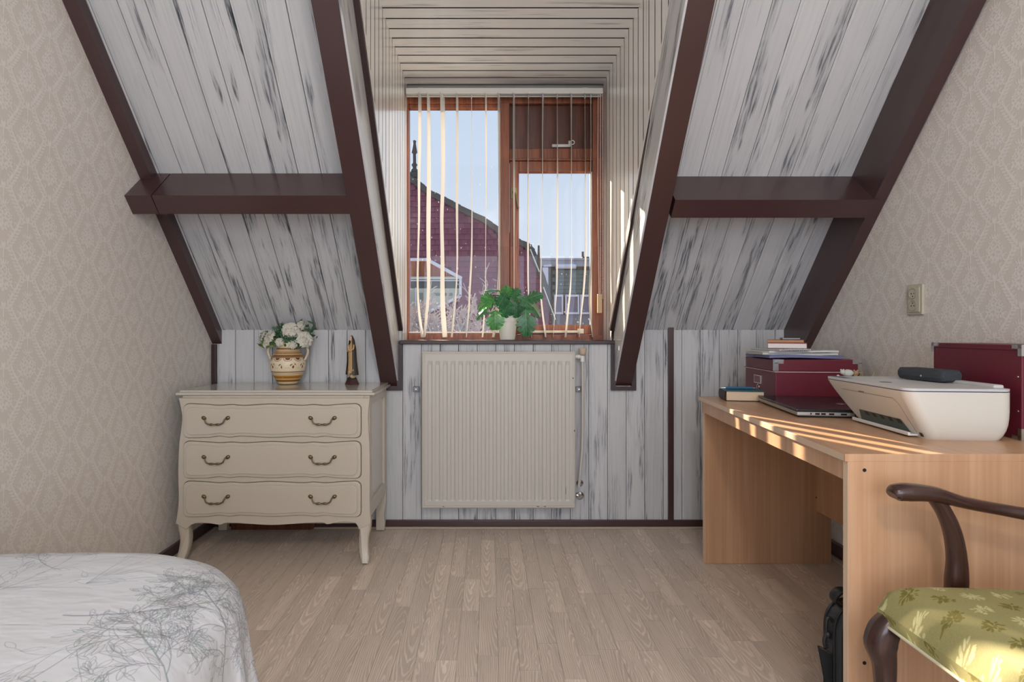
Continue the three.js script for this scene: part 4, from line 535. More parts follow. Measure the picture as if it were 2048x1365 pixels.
{ // small thick book with a pen
  const t = thing('small_book', 'small thick teal-covered book at the far corner of the desk', 'book', [WX(1484, 478) , DY + 0.0005, -D(478)], -0.18), w = 0.15, d = 0.12, h = 0.042;
  const cv = std({ color: lin(0.01, 0.09, 0.1), roughness: 0.4 }), dk = std({ color: lin(0.02, 0.018, 0.02), roughness: 0.5 });
  mesh('cover', [rb(-w / 2, w / 2, h - 0.003, h, -d / 2, d / 2, 0.001)], cv, t); mesh('back_cover', [rb(-w / 2, w / 2, 0, 0.003, -d / 2, d / 2, 0.001), grid(10, 1, (u, v) => { const a = lerp(-Math.PI / 2, Math.PI / 2, u); return [-w / 2 - 0.006 * Math.cos(a), h / 2 + (h / 2 - 0.001) * Math.sin(a), lerp(d / 2, -d / 2, v)]; })], std({ color: lin(0.02, 0.018, 0.02), roughness: 0.5, side: THREE.DoubleSide }), t);
  mesh('page_block', bx(-w / 2 + 0.002, w / 2 - 0.005, 0.003, h - 0.003, -d / 2 + 0.004, d / 2 - 0.004), std({ color: lin(0.62, 0.48, 0.34), roughness: 0.85 }), t);
  const pen = thing('pen', 'blue ballpoint pen lying on the small teal book', 'pen', [WX(1482, 478), DY + h + 0.006, -D(474)], -0.1), c = (r0, r1, x0, x1) => new THREE.CylinderGeometry(r1, r0, x1 - x0, 12).rotateZ(-Math.PI / 2).translate((x0 + x1) / 2, 0, 0);
  mesh('barrel', c(0.005, 0.005, -0.055, 0.055), std({ color: lin(0.01, 0.12, 0.25), roughness: 0.3 }), pen); mesh('metal_tip', [c(0.0015, 0.004, -0.075, -0.055), c(0.003, 0.002, 0.055, 0.068)], M.chrome, pen);
}
{ // closed laptop
  const t = thing('laptop', 'closed black laptop with silver edge lying before the red box', 'laptop', [1.021, DY, -D(604)], -0.16), w = 0.3, d = 0.42;
  const base = mesh('base', [rb(0.002, w, 0.006, 0.02, -d, 0, 0.004)], std({ color: lin(0.42, 0.4, 0.38), roughness: 0.35, metalness: 0.6 }), t);
  mesh('underside', rb(0.012, w - 0.01, 0.0, 0.007, -d + 0.012, -0.012, 0.003), M.black, t);
  mesh('screen_lid', [rb(0, w, 0.0205, 0.029, -d, 0.001, 0.003)], std({ color: lin(0.012, 0.011, 0.016), roughness: 0.24 }), t);
  mesh('lid_emblem', cyl(0.02, 0.02, 0.0008, 24).scale(1, 1, 1).translate(0.21, 0.0288, -0.17), M.chrome, t);
  for (const [x, sx] of [[0.045, 0.0022], [0.065, 0.007], [0.083, 0.007], [0.108, 0.008], [0.145, 0.009]]) mesh('port', rb(x - sx, x + sx, 0.0105, 0.0165, 0, 0.0006, 0.0003), M.hole, base);
  for (let i = 0; i < 12; i++) mesh('vent_slot', bx(0.178 + i * 0.006, 0.181 + i * 0.006, 0.009, 0.017, 0, 0.0006), M.hole, base);
}
{ // ink-jet printer
  const t = thing('printer', 'white ink-jet printer with slanted front near the end of the desk', 'printer', [1.088, DY, -D(769)], -0.1), W = 0.262, L = 0.44, H = 0.127;
  const plastic = std({ color: lin(0.64, 0.62, 0.56), roughness: 0.32 }), grey = std({ color: lin(0.55, 0.55, 0.55), roughness: 0.4 }), blue = std({ color: lin(0.03, 0.05, 0.13), roughness: 0.4 });
  const ring = (k, seg = 10) => { // rounded rectangle of the shell at height k (0..1): front leans back, ends draw in below
    const dn = 1 - k, x0 = 0.062 * dn ** 1.15, x1 = W - 0.012 * dn ** 5, z0 = -L + 0.085 * dn ** 1.1, z1 = -0.02 * dn ** 5, r = 0.028, q = [];
    for (const [cx, cz, a] of [[x1 - r, z1 - r, 0], [x0 + r, z1 - r, 1], [x0 + r, z0 + r, 2], [x1 - r, z0 + r, 3]]) for (let i = 0; i <= seg; i++) { const b = (a + i / seg) * Math.PI / 2; q.push([cx + r * Math.cos(b), H * k, cz + r * Math.sin(b)]); } return q; };
  const ks = [0, 0.03, 0.07, 0.12, 0.2, 0.32, 0.46, 0.6, 0.74, 0.88, 1], R = ks.map((k) => ring(k)), n = R[0].length;
  const shell = grid(n, ks.length - 1, (u, v) => R[Math.round(v * (ks.length - 1))][Math.round(u * n) % n]); 
  const body = mesh('shell', [shell, faces([R[0]]), faces([[...R[ks.length - 1]].reverse()])], std({ color: lin(0.64, 0.62, 0.56), roughness: 0.32, side: THREE.DoubleSide }), t);
  const top = R[ks.length - 1], cxx = W / 2, czz = -L / 2, sc = (f, y) => top.map(([x, , z]) => [cxx + (x - cxx) * f, y, czz + (z - czz) * f]);
  const slab = (f, y0, y1) => { const a = sc(f, y0), b = sc(f, y1), q = [[...b].reverse()]; for (let i = 0; i < n; i++) { const j = (i + 1) % n; q.push([a[i], a[j], b[j], b[i]]); } return faces(q); };
  mesh('lid_gasket', slab(0.99, H, H + 0.0025), std({ color: lin(0.03, 0.05, 0.13), roughness: 0.4, side: THREE.DoubleSide }), t); const lid = mesh('scanner_lid', slab(1.0, H + 0.0025, H + 0.009), std({ color: lin(0.55, 0.55, 0.55), roughness: 0.4, side: THREE.DoubleSide }), t);
  mesh('hinge_bar', rb(W - 0.03, W - 0.004, H + 0.006, H + 0.018, -L + 0.02, -0.03, 0.005), grey, lid); mesh('brand_disc', cyl(0.016, 0.016, 0.0006, 28).translate(0.06, H + 0.0088, -0.2), blue, lid); mesh('control_strip', bx(0.012, 0.04, H + 0.0088, H + 0.0094, -L + 0.01, -L + 0.1), blue, lid);
  // front: door lines, output slot, tray
  const fp = (k, z, o) => [0.062 * (1 - k) ** 1.15 - o, H * k, z], quad = (k0, k1, z0, z1, o) => faces([[fp(k0, z0, o), fp(k0, z1, o), fp(k1, z1, o), fp(k1, z0, o)]]);
  const dbl = (c, r) => std({ color: c, roughness: r, side: THREE.DoubleSide }), line = dbl(lin(0.2, 0.19, 0.18), 0.6);
  mesh('door_seam', [quad(0.8, 0.812, -0.345, -0.075, 0.0006), tube([fp(0.81, -0.075, 0), fp(0.7, -0.06, 0), fp(0.4, -0.052, 0), fp(0.12, -0.045, 0)].map((q) => V3(...q)), 0.0008, 20, 5)], line, body); mesh('door_grip', quad(0.8, 0.84, -0.245, -0.215, 0.0009), line, body);
  mesh('output_slot', faces([[fp(0.08, -0.32, 0.001), fp(0.08, -0.075, 0.001), fp(0.34, -0.09, 0.001), fp(0.34, -0.3, 0.001)]]), dbl(lin(0.09, 0.11, 0.1), 0.5), body); mesh('slot_rollers', [0, 1, 2, 3, 4].map((i) => faces([[fp(0.24, -0.27 + i * 0.04, 0.0016), fp(0.24, -0.25 + i * 0.04, 0.0016), fp(0.33, -0.255 + i * 0.04, 0.0016), fp(0.33, -0.272 + i * 0.04, 0.0016)]])), dbl(lin(0.015, 0.015, 0.015), 0.5), body);
  mesh('paper_tray', [rb(0.038, 0.075, 0.0045, 0.0095, -0.335, -0.05, 0.002), rb(0.034, 0.04, 0.0045, 0.0145, -0.335, -0.05, 0.002)], dbl(lin(0.7, 0.69, 0.66), 0.35), body);
  mesh('sticker', quad(0.05, 0.13, -0.036, -0.022, 0.0012), dbl(lin(0.03, 0.02, 0.02), 0.5), body);
}
{ // fabric speaker on the printer lid
  const fab = texture(128, 128, (x, y) => { const k = 40 + hash(x, y) * 34 + ((x + y) % 4 < 2 ? 7 : 0); return [k * 0.92, k, k * 1.08]; }, { repeat: [12, 12] }), y = DY + 0.127 + 0.0195, t = thing('speaker', 'small charcoal fabric speaker lying on the printer lid', 'speaker', [1.326, DY + 0.1385, -D(664)], 0.05);
  const q = (z, k) => [[-0.03 * k, 0.004], [-0.022 * k, 0], [0.022 * k, 0], [0.032 * k, 0.006], [0.032 * k, 0.028 * k + 0.002], [0.024 * k, 0.036], [-0.022 * k, 0.036], [-0.032 * k, 0.026]];
  const sh = new THREE.Shape([[-0.032, 0.012], [-0.026, 0.0], [0.026, 0.0], [0.032, 0.012], [0.032, 0.026], [0.025, 0.038], [-0.025, 0.038], [-0.032, 0.026]].map((p) => V2(...p))), g = new THREE.ExtrudeGeometry(sh, { depth: 0.145, bevelEnabled: true, bevelThickness: 0.014, bevelSize: 0.007, bevelOffset: -0.007, bevelSegments: 3 }).scale(1, 0.92, 1).translate(0, 0, -0.0725);
  mesh('speaker_body', boxUV(g), std({ map: fab, roughness: 0.95 }), t); mesh('badge', new THREE.SphereGeometry(0.0035, 10, 8).scale(0.3, 1, 1).translate(-0.0318, 0.014, 0.01), M.chrome, t);
}
{ // tall red storage box by the wall
  const t = thing('storage_box', 'large flat dark red storage box standing behind the printer', 'box', [1.388, DY, -D(769)], -0.13), w = 0.14, d = 0.36, h = 0.246;
  const b = mesh('body', rb(0, w, 0.0005, h, -d, 0, 0.003), red, t); mesh('lid', [rb(-0.0025, w + 0.0025, h - 0.012, h + 0.003, -d - 0.0025, 0.0025, 0.002)], red, t);
  for (const [y, k] of [[h + 0.004, -1], [0.001, 1]]) for (const z of [0.004, -d - 0.004]) { const m = z > 0 ? -1 : 1; mesh('metal_corner', [bx(-0.004, -0.0026, Math.min(y, y + k * 0.03), Math.max(y, y + k * 0.03), Math.min(z, z + m * 0.012), Math.max(z, z + m * 0.012)), bx(-0.004, -0.0026, Math.min(y, y + k * 0.011), Math.max(y, y + k * 0.011), Math.min(z, z + m * 0.032), Math.max(z, z + m * 0.032)), bx(-0.004, 0.02, Math.min(y, y + k * 0.03), Math.max(y, y + k * 0.03), Math.min(z, z + m * 0.0012), Math.max(z, z + m * 0.0012))], M.chrome, t); }
  for (const y of [0.075, 0.165]) mesh('rivet', new THREE.SphereGeometry(0.003, 8, 6).scale(0.4, 1, 1).translate(-0.0005, y, -0.012), M.chrome, t);
}
{ // little things behind the printer
  const p = at(1711, 754, 520), f = thing('figurine', 'tiny tan sitting figurine behind the printer lid', 'figurine', [p.x, DY, p.z]), tan = std({ color: lin(0.42, 0.27, 0.16), roughness: 0.6 });
  mesh('stand', lathe([[0.0001, 0], [0.022, 0], [0.02, 0.008], [0.012, 0.014], [0.01, 0.085], [0.0001, 0.088]], 20), tan, f); mesh('seated_body', loft([{ y: 0.086, rx: 0.013, rz: 0.015 }, { y: 0.096, rx: 0.014, rz: 0.014 }, { y: 0.108, rx: 0.009, rz: 0.009 }, { y: 0.118, rx: 0.006 }, { y: 0.12, rx: 0.009, z: 0.002 }, { y: 0.128, rx: 0.01, z: 0.003 }, { y: 0.135, rx: 0.005, z: 0.002 }], 16), tan, f); for (const k of [-1, 1]) mesh('ear', new THREE.SphereGeometry(0.0035, 8, 6).translate(k * 0.007, 0.136, 0.002), tan, f);
  const q = at(1731, 757, 540), w = thing('dried_sprig', 'thin dried yellowish sprig behind the printer', 'sprig', [q.x, DY, q.z]), dry = std({ color: lin(0.4, 0.33, 0.15), roughness: 0.8 }); mesh('small_jar', lathe([[0.0001, 0], [0.02, 0], [0.022, 0.04], [0.014, 0.06], [0.015, 0.07], [0.011, 0.068]], 20), std({ color: lin(0.25, 0.2, 0.14), roughness: 0.5 }), w); const st = []; for (let i = 0; i < 7; i++) { const a = rnd(-0.6, 1.1), l = rnd(0.04, 0.08); st.push(tube([[0, 0.06, 0], [Math.sin(a) * l * 0.4, 0.08 + l * 0.3, rnd(-0.01, 0.01)], [Math.sin(a) * l, 0.075 + Math.cos(a) * l * 0.9, rnd(-0.015, 0.015)]], 0.0012, 8, 5)); } mesh('stalks', st, dry, w);
  const e = at(1679, 757, 596), k = thing('soft_toy', 'tiny pale grey soft toy draped over the far printer corner', 'toy', [e.x + 0.012, DY + 0.1375, e.z + 0.006]), fur = std({ color: lin(0.45, 0.46, 0.42), roughness: 0.95 }); mesh('toy_body', [new THREE.SphereGeometry(1, 16, 12).scale(0.018, 0.012, 0.015).translate(0.012, 0.009, 0), new THREE.SphereGeometry(0.0075, 12, 10).translate(-0.008, 0.012, 0.004)], fur, k); for (const [x, y] of [[-0.012, -0.012], [-0.017, -0.008]]) mesh('dangling_leg', new THREE.CapsuleGeometry(0.0045, 0.022, 4, 8).translate(x - 0.006, y - 0.004, 0.004), fur, k); for (const s of [-1, 1]) mesh('ear', new THREE.SphereGeometry(0.003, 8, 6).translate(-0.009 + s * 0.004, 0.0195, 0.004), fur, k);
}
// wall socket
{
  const s0 = (1817 - CX) / (RX - 0.004), z0 = -D(s0), s1 = (1848 - CX) / (RX - 0.004), z1 = -D(s1), y1 = WY(571, s0), y0 = WY(631, s0), t = thing('wall_socket', 'cream double wall socket on the right wall', 'socket'), c = std({ color: lin(0.5, 0.46, 0.36), roughness: 0.4 }), zc = (z0 + z1) / 2, hw = Math.abs(z1 - z0) / 2;
  mesh('plate', rb(RX - 0.01, RX, y0, y1, z0, z1, 0.003), c, t); mesh('insert', rb(RX - 0.014, RX - 0.01, y0 + 0.01, y1 - 0.01, z0 + 0.01, z1 - 0.01, 0.002), c, t);
  for (const k of [0.3, 0.7]) { const y = lerp(y0, y1, k); mesh('outlet_ring', new THREE.TorusGeometry(0.019, 0.0016, 8, 28).rotateY(Math.PI / 2).translate(RX - 0.0142, y, zc - 0.004), std({ color: lin(0.34, 0.31, 0.25), roughness: 0.5 }), t); for (const [dz, dy] of [[-0.007, 0], [0.007, 0], [0, k < 0.5 ? 0.01 : -0.01]]) mesh('pin_hole', new THREE.SphereGeometry(0.0026, 8, 6).scale(0.3, 1, 1).translate(RX - 0.0142, y + dy, zc - 0.004 + dz), M.hole, t); }
}
// ------------------------------------------------------------------ chair
{
  const ch = thing('armchair', 'dark wooden armchair with a green flowered seat beside the desk', 'chair'), s = 914, zF = -D(s), wood = phy({ map: mahoganyMap, roughness: 0.3, clearcoat: 0.4, clearcoatRoughness: 0.2 }), X = (x) => WX(x, s), Y = (y) => WY(y, s);
  const fabMap = canvas(1024, 1024, (g, w) => { g.fillStyle = 'rgb(152,147,98)'; g.fillRect(0, 0, w, w); const motif = (x, y, k, c, a) => { g.save(); g.translate(x, y); g.rotate(a); g.scale(k, k); g.fillStyle = c; for (let i = 0; i < 40; i++) { const t = hash(i, x | 0) * 6.28, r = 34 * Math.sqrt(hash(i, y | 0)); g.beginPath(); g.ellipse(Math.cos(t) * r * 1.25, Math.sin(t) * r, 7 + 5 * hash(i, 4), 3.5 + 2 * hash(i, 6), t, 0, 7); g.fill(); } g.restore(); };
    for (let i = 0; i < 9; i++) for (let j = 0; j < 9; j++) motif((i + (j % 2) * 0.5 + 0.25) * w / 9, (j + 0.5) * w / 9, 0.9, (i + j) % 2 ? 'rgba(112,106,44,0.75)' : 'rgba(200,198,150,0.75)', hash(i, j) * 3);
    const d = g.getImageData(0, 0, w, w); for (let i = 0; i < w * w; i++) { const n = (hash(i, 5) - 0.5) * 18; for (let k = 0; k < 3; k++) d.data[i * 4 + k] += n; } g.putImageData(d, 0, 0); }, { repeat: [1 / 0.5, 1 / 0.5] });
  const seatMat = phy({ map: fabMap, roughness: 0.75, sheen: 0.6, sheenColor: lin(0.5, 0.5, 0.3), sheenRoughness: 0.4 });
  // seat plan: front edge along z at x = xf, narrower at the back
  const xf = 0.848, xbk = 1.33, zN = -0.72, plan = (u, v) => { const x = lerp(xf, xbk, u), za = lerp(zF + 0.005, zF + 0.075, u), zb = lerp(zN, zN - 0.06, u); return [x, lerp(za, zb, v)]; }, prof = (e) => Math.sqrt(clamp(1 - (1 - clamp(e / 0.055)) ** 2));
  const cushion = grid(40, 40, (u, v) => { const [x, z] = plan(u, v), e = Math.min(u * 0.48, (1 - u) * 0.48, v * 0.53, (1 - v) * 0.53), c = Math.sin(Math.PI * clamp(u, 0, 1)) * Math.sin(Math.PI * v); return [x, 0.415 + 0.063 * prof(e) + 0.028 * c ** 0.7, z]; }, (u, v, q) => [q[0], q[2]]);
  const rim = (() => { const q = []; const N = 40, per = []; for (let i = 0; i < N; i++) per.push([0, i / N]); for (let i = 0; i < N; i++) per.push([i / N, 1]); for (let i = 0; i < N; i++) per.push([1, 1 - i / N]); for (let i = 0; i < N; i++) per.push([1 - i / N, 0]); const n = per.length; return grid(n, 3, (u, v) => { const [a, b] = per[Math.round(u * n) % n], [x, z] = plan(a, b); return [x, lerp(0.416, 0.392, v), z]; }, (u, v, p) => [p[0] + p[1], p[2] + p[1]]); })();
  const seat = mesh('seat', [cushion, rim], Object.assign(seatMat, { side: THREE.DoubleSide }), ch);
  mesh('welt', tube([0, 0.25, 0.5, 0.75, 1].map((v) => { const [x, z] = plan(0, v); return V3(x - 0.002, 0.392, z); }), 0.0035, 20, 6), std({ color: lin(0.6, 0.56, 0.42), roughness: 0.9 }), seat);
  mesh('seat_rail', [rb(xf + 0.03, xf + 0.055, 0.365, 0.391, zF + 0.03, zN - 0.03, 0.006), rb(xf + 0.07, xbk - 0.02, 0.37, 0.391, zF + 0.05, zF + 0.07, 0.006), rb(xf + 0.07, xbk - 0.02, 0.37, 0.391, zN - 0.06, zN - 0.035, 0.006), rb(xbk - 0.04, xbk - 0.01, 0.345, 0.43, zF + 0.08, zN - 0.08, 0.006)], wood, ch);
  for (const [z, k] of [[zF + 0.022, 1], [zN - 0.025, -1]]) {
    mesh('front_leg', sweep([[xf + 0.022, 0.4, z, 0.022, 0.024], [xf + 0.004, 0.375, z, 0.028, 0.028], [xf - 0.004, 0.345, z, 0.03, 0.028], [xf + 0.004, 0.3, z, 0.021, 0.022], [xf + 0.004, 0.2, z, 0.016, 0.017], [xf - 0.002, 0.09, z, 0.013, 0.014], [xf - 0.014, 0.03, z, 0.016, 0.016], [xf - 0.02, 0.001, z, 0.019, 0.018]]), wood, ch);
    mesh('arm_support', sweep([[X(1893), 0.4, z, 0.02, 0.018], [X(1897), Y(1150), z, 0.0215, 0.018], [X(1897), Y(1110), z, 0.0185, 0.016], [X(1889), Y(1060), z, 0.0165, 0.015], [X(1873), Y(1020), z, 0.0145, 0.014], [X(1850), Y(985), z, 0.0135, 0.013]]), wood, ch);
    mesh('armrest', sweep([[X(1769), Y(985), z, 0.008, 0.016], [X(1776), Y(981), z, 0.0165, 0.02], [X(1800), Y(979), z, 0.0185, 0.024], [X(1850), Y(983), z, 0.0165, 0.024], [X(1905), Y(998), z, 0.013, 0.02], [X(1970), Y(1011), z, 0.0125, 0.016], [X(2048), Y(1020), z + k * 0.02, 0.0135, 0.014], [1.24, Y(1010), z + k * 0.04, 0.014, 0.014], [1.335, Y(985), z + k * 0.055, 0.014, 0.014]]), wood, ch);
    mesh('rear_leg', sweep([[xbk + 0.09, 0.001, z + k * 0.06, 0.016], [xbk + 0.03, 0.2, z + k * 0.06, 0.018], [xbk - 0.01, 0.4, z + k * 0.06, 0.02], [xbk + 0.01, 0.62, z + k * 0.06, 0.018], [xbk + 0.08, 0.95, z + k * 0.065, 0.016]]), wood, ch);
  }
  mesh('back_rail', [sweep([[xbk + 0.08, 0.94, zF + 0.07, 0.02], [xbk + 0.1, 0.965, (zF + zN) / 2, 0.026], [xbk + 0.08, 0.94, zN - 0.07, 0.02]], V3(0, 1, 0))], wood, ch); mesh('back_splat', rb(xbk + 0.03, xbk + 0.042, 0.43, 0.95, (zF + zN) / 2 - 0.06, (zF + zN) / 2 + 0.06, 0.005), wood, ch);
}
// ------------------------------------------------------------------ laptop bag under the desk
{
  const s = 812, t = thing('laptop_bag', 'black laptop bag with shoulder strap standing under the desk', 'bag'), nylon = std({ color: lin(0.022, 0.026, 0.032), roughness: 0.55 }), dark = std({ color: lin(0.008, 0.009, 0.011), roughness: 0.5 });
  const x0 = WX(1672, s), x1 = x0 + 0.36, H = WY(1213, s), z0 = -D(s), sh = (o) => { const q = new THREE.Shape(), a = x0 + o, b = x1 - o, t2 = H - o, r = 0.07; q.moveTo(a + 0.03, 0.004); q.lineTo(b - 0.03, 0.004); q.quadraticCurveTo(b, 0.004, b, 0.034); q.lineTo(b, t2 - r); q.quadraticCurveTo(b, t2, b - r, t2); q.lineTo(a + r, t2); q.quadraticCurveTo(a, t2, a, t2 - r); q.lineTo(a, 0.034); q.quadraticCurveTo(a, 0.004, a + 0.03, 0.004); return q; };
  mesh('main_compartment', extrude(sh(0), 0.075, 0.012, 3).translate(0, 0, z0 - 0.06), nylon, t); mesh('front_pocket', extrude(sh(0.014), 0.03, 0.01, 3).translate(0, 0, z0 + 0.012), dark, t);
  const rimp = (o) => sh(o).getSpacedPoints(60); for (const [o, z] of [[-0.001, z0 - 0.045], [-0.001, z0 - 0.005], [0.012, z0 + 0.014]]) mesh('piping', tube(rimp(o).map((p) => V3(p.x, p.y, z)), 0.0035, 120, 6, true), dark, t);
  mesh('carry_handle', sweep([[x0 + 0.05, H - 0.02, z0 - 0.03, 0.006, 0.014], [x0 + 0.012, H + 0.005, z0 - 0.03, 0.006, 0.014], [x0 + 0.022, H + 0.026, z0 - 0.025, 0.006, 0.015], [x0 + 0.06, H + 0.024, z0 - 0.02, 0.006, 0.015], [x0 + 0.1, H - 0.004, z0 - 0.015, 0.006, 0.014]]), dark, t);
  const P = (x, y, dz = 0) => [WX(x, s), WY(y, s), z0 - 0.02 + dz], buck = mesh('strap_buckle', [tube([P(1664, 1246), P(1664, 1280), P(1672, 1284), P(1680, 1268), P(1678, 1256), P(1666, 1244)], 0.0042, 40, 8, true), rb(...[WX(1670, s), WX(1682, s), WY(1292, s), WY(1254, s), z0 - 0.026, z0 - 0.018], 0.003), tube([P(1662, 1277), P(1658, 1290), P(1660, 1302), P(1665, 1302)], 0.0045, 16, 8), new THREE.SphereGeometry(0.0085, 12, 8).translate(...P(1665, 1278))], M.black, t);
  mesh('buckle_pin', tube([P(1645, 1300, 0.006), P(1672, 1316, 0.006)], 0.0022, 4, 8), M.chrome, buck);
  mesh('shoulder_strap', [grid(6, 24, (u, v) => { const y = lerp(1300, 1500, v), x = lerp(1644 + v * 30, 1672 + v * 8, u), p = P(x, y + u * 16 * (1 - v), 0.004 + 0.02 * v); return p; }), grid(6, 24, (u, v) => { const y = lerp(1300, 1500, v), x = lerp(1644 + v * 30, 1672 + v * 8, u), p = P(x, y + u * 16 * (1 - v), 0.0 + 0.02 * v); return p; })], std({ color: lin(0.008, 0.009, 0.011), roughness: 0.7, side: THREE.DoubleSide }), t);
}
// ------------------------------------------------------------------ outside the window
{
  const s = 70, z = -D(s), X = (x) => WX(x, s), Y = (y) => WY(y, s), GY = -5.2;
  const ground = structure('ground'); mesh('street', bx(-60, 60, GY - 0.3, GY, -90, -6), std({ color: lin(0.16, 0.16, 0.15), roughness: 0.95 }), ground);
  // maroon tile-hung gable across the street
  const h = thing('tiled_gable', 'neighbouring maroon tile-hung gable with grey edge tiles', 'house');
  const edge = [[800, 342], [836, 362], [862, 383], [892, 397], [920, 412], [945, 425], [970, 437], [997, 456], [1040, 481], [1057, 488], [1068, 500], [1076, 520], [1090, 558], [1101, 592], [1112, 640], [1118, 680]], top = (x) => { for (let i = 0; i + 1 < edge.length; i++) if (x <= edge[i + 1][0]) return lerp(edge[i][1], edge[i + 1][1], clamp((x - edge[i][0]) / (edge[i + 1][0] - edge[i][0]))); return 900; };
  const sh = new THREE.Shape([...edge.map(([x, y]) => V2(X(x), Y(y))), V2(X(1118), GY), V2(X(800), GY)]); mesh('gable_wall', new THREE.ExtrudeGeometry(sh, { depth: 0.3, bevelEnabled: false }).translate(0, 0, z - 0.34), std({ color: lin(0.1, 0.03, 0.05), roughness: 0.8 }), h);
  const tones = [[0.19, 0.052, 0.095], [0.215, 0.06, 0.105], [0.17, 0.045, 0.085]].map((c) => std({ color: lin(...c), roughness: 0.7 })), tw = 13, th = 11, tileG = new THREE.BoxGeometry((tw - 0.6) / s, (th + 2) / s, 0.02).rotateX(-0.2).translate(0, 0, 0.03), list = [];
  for (let r = 0, y = 352; y < 676; y += th, r++) for (let x = 812 + (r % 2) * tw / 2; x < 1112; x += tw) if (top(x + tw / 2) < y - 6 && top(x - tw / 2) < y - 6 && !(x > 999 && x < 1034 ) ) list.push([x, y]);
  const vis = list.filter(([x, y]) => y < 672 && !(y > 520 && x < 910 && y > 515 + (x - 855) * 0.52)), rest = [];
  vis.forEach(([x, y], i) => { const g = [X(x), Y(y), z - 0.035]; if (i < 300) { const m = mesh('tile', tileG, tones[Math.floor(hash(x, y) * 2.99)], h); m.position.set(...g); } else rest.push(tileG.clone().translate(...g)); });
  if (rest.length) mesh('further_tiles', rest, tones[0], h).userData.kind = 'stuff';
  const capm = std({ color: lin(0.085, 0.075, 0.075), roughness: 0.8 }), along = []; for (let i = 0; i + 1 < edge.length; i++) { const [a, b] = [edge[i], edge[i + 1]], l = Math.hypot(b[0] - a[0], b[1] - a[1]), n = Math.max(1, Math.round(l / 20)); for (let k = 0; k < n; k++) along.push([lerp(a[0], b[0], k / n), lerp(a[1], b[1], k / n), lerp(a[0], b[0], (k + 1) / n), lerp(a[1], b[1], (k + 1) / n)]); }
  for (const [xa, ya, xb, yb] of along) { const L = Math.hypot(xb - xa, yb - ya) / s, m = mesh('edge_tile', rb(-L / 2 - 0.02, L / 2 + 0.02, -0.15, 0.02, -0.15, 0.08, 0.02), capm, h); m.position.set(X((xa + xb) / 2), Y((ya + yb) / 2), z); m.rotation.z = Math.atan2(-(yb - ya), xb - xa) + 0.05; }
  for (const [a, b] of [[[1060, 500], [1078, 545]], [[1086, 575], [1110, 640]]]) mesh('lightning_wire', tube([[X(a[0]), Y(a[1]), z + 0.12], [X(b[0]), Y(b[1]), z + 0.12]], 0.018, 2, 6), M.white, h);
  for (const x of [1065, 1081]) mesh('vent_pipe', cyl(0.045, 0.03, (x === 1065 ? 20 : 38) / s, 10).translate(X(x), Y(x === 1065 ? 503 : 523), z - 0.6), capm, h);
  // ornate finial with its ironwork at the left
  const f = thing('roof_finial', 'dark ornate roof finial above the maroon gable', 'finial', [X(828), Y(345), z - 0.1]), iron = std({ color: lin(0.05, 0.05, 0.055), roughness: 0.6 });
  mesh('spire', lathe([[0.0001, 0], [0.1, 0], [0.1, 0.1], [0.06, 0.14], [0.06, 0.2], [0.09, 0.24], [0.05, 0.3], [0.045, 0.55], [0.085, 0.6], [0.04, 0.86], [0.055, 0.93], [0.0001, 0.96]], 14), iron, f); mesh('finial_base', rb(-0.12, 0.14, -0.14, 0.02, -0.1, 0.1, 0.02), iron, f);
  for (const [a, b] of [[[-0.35, 0.15], [0.1, -0.35]], [[-0.35, 0.05], [0.05, -0.38]], [[-0.35, -0.2], [-0.1, -0.42]]]) mesh('iron_stay', tube([[a[0], a[1], 0.05], [b[0], b[1], 0.05]], 0.022, 2, 6), iron, f);
}
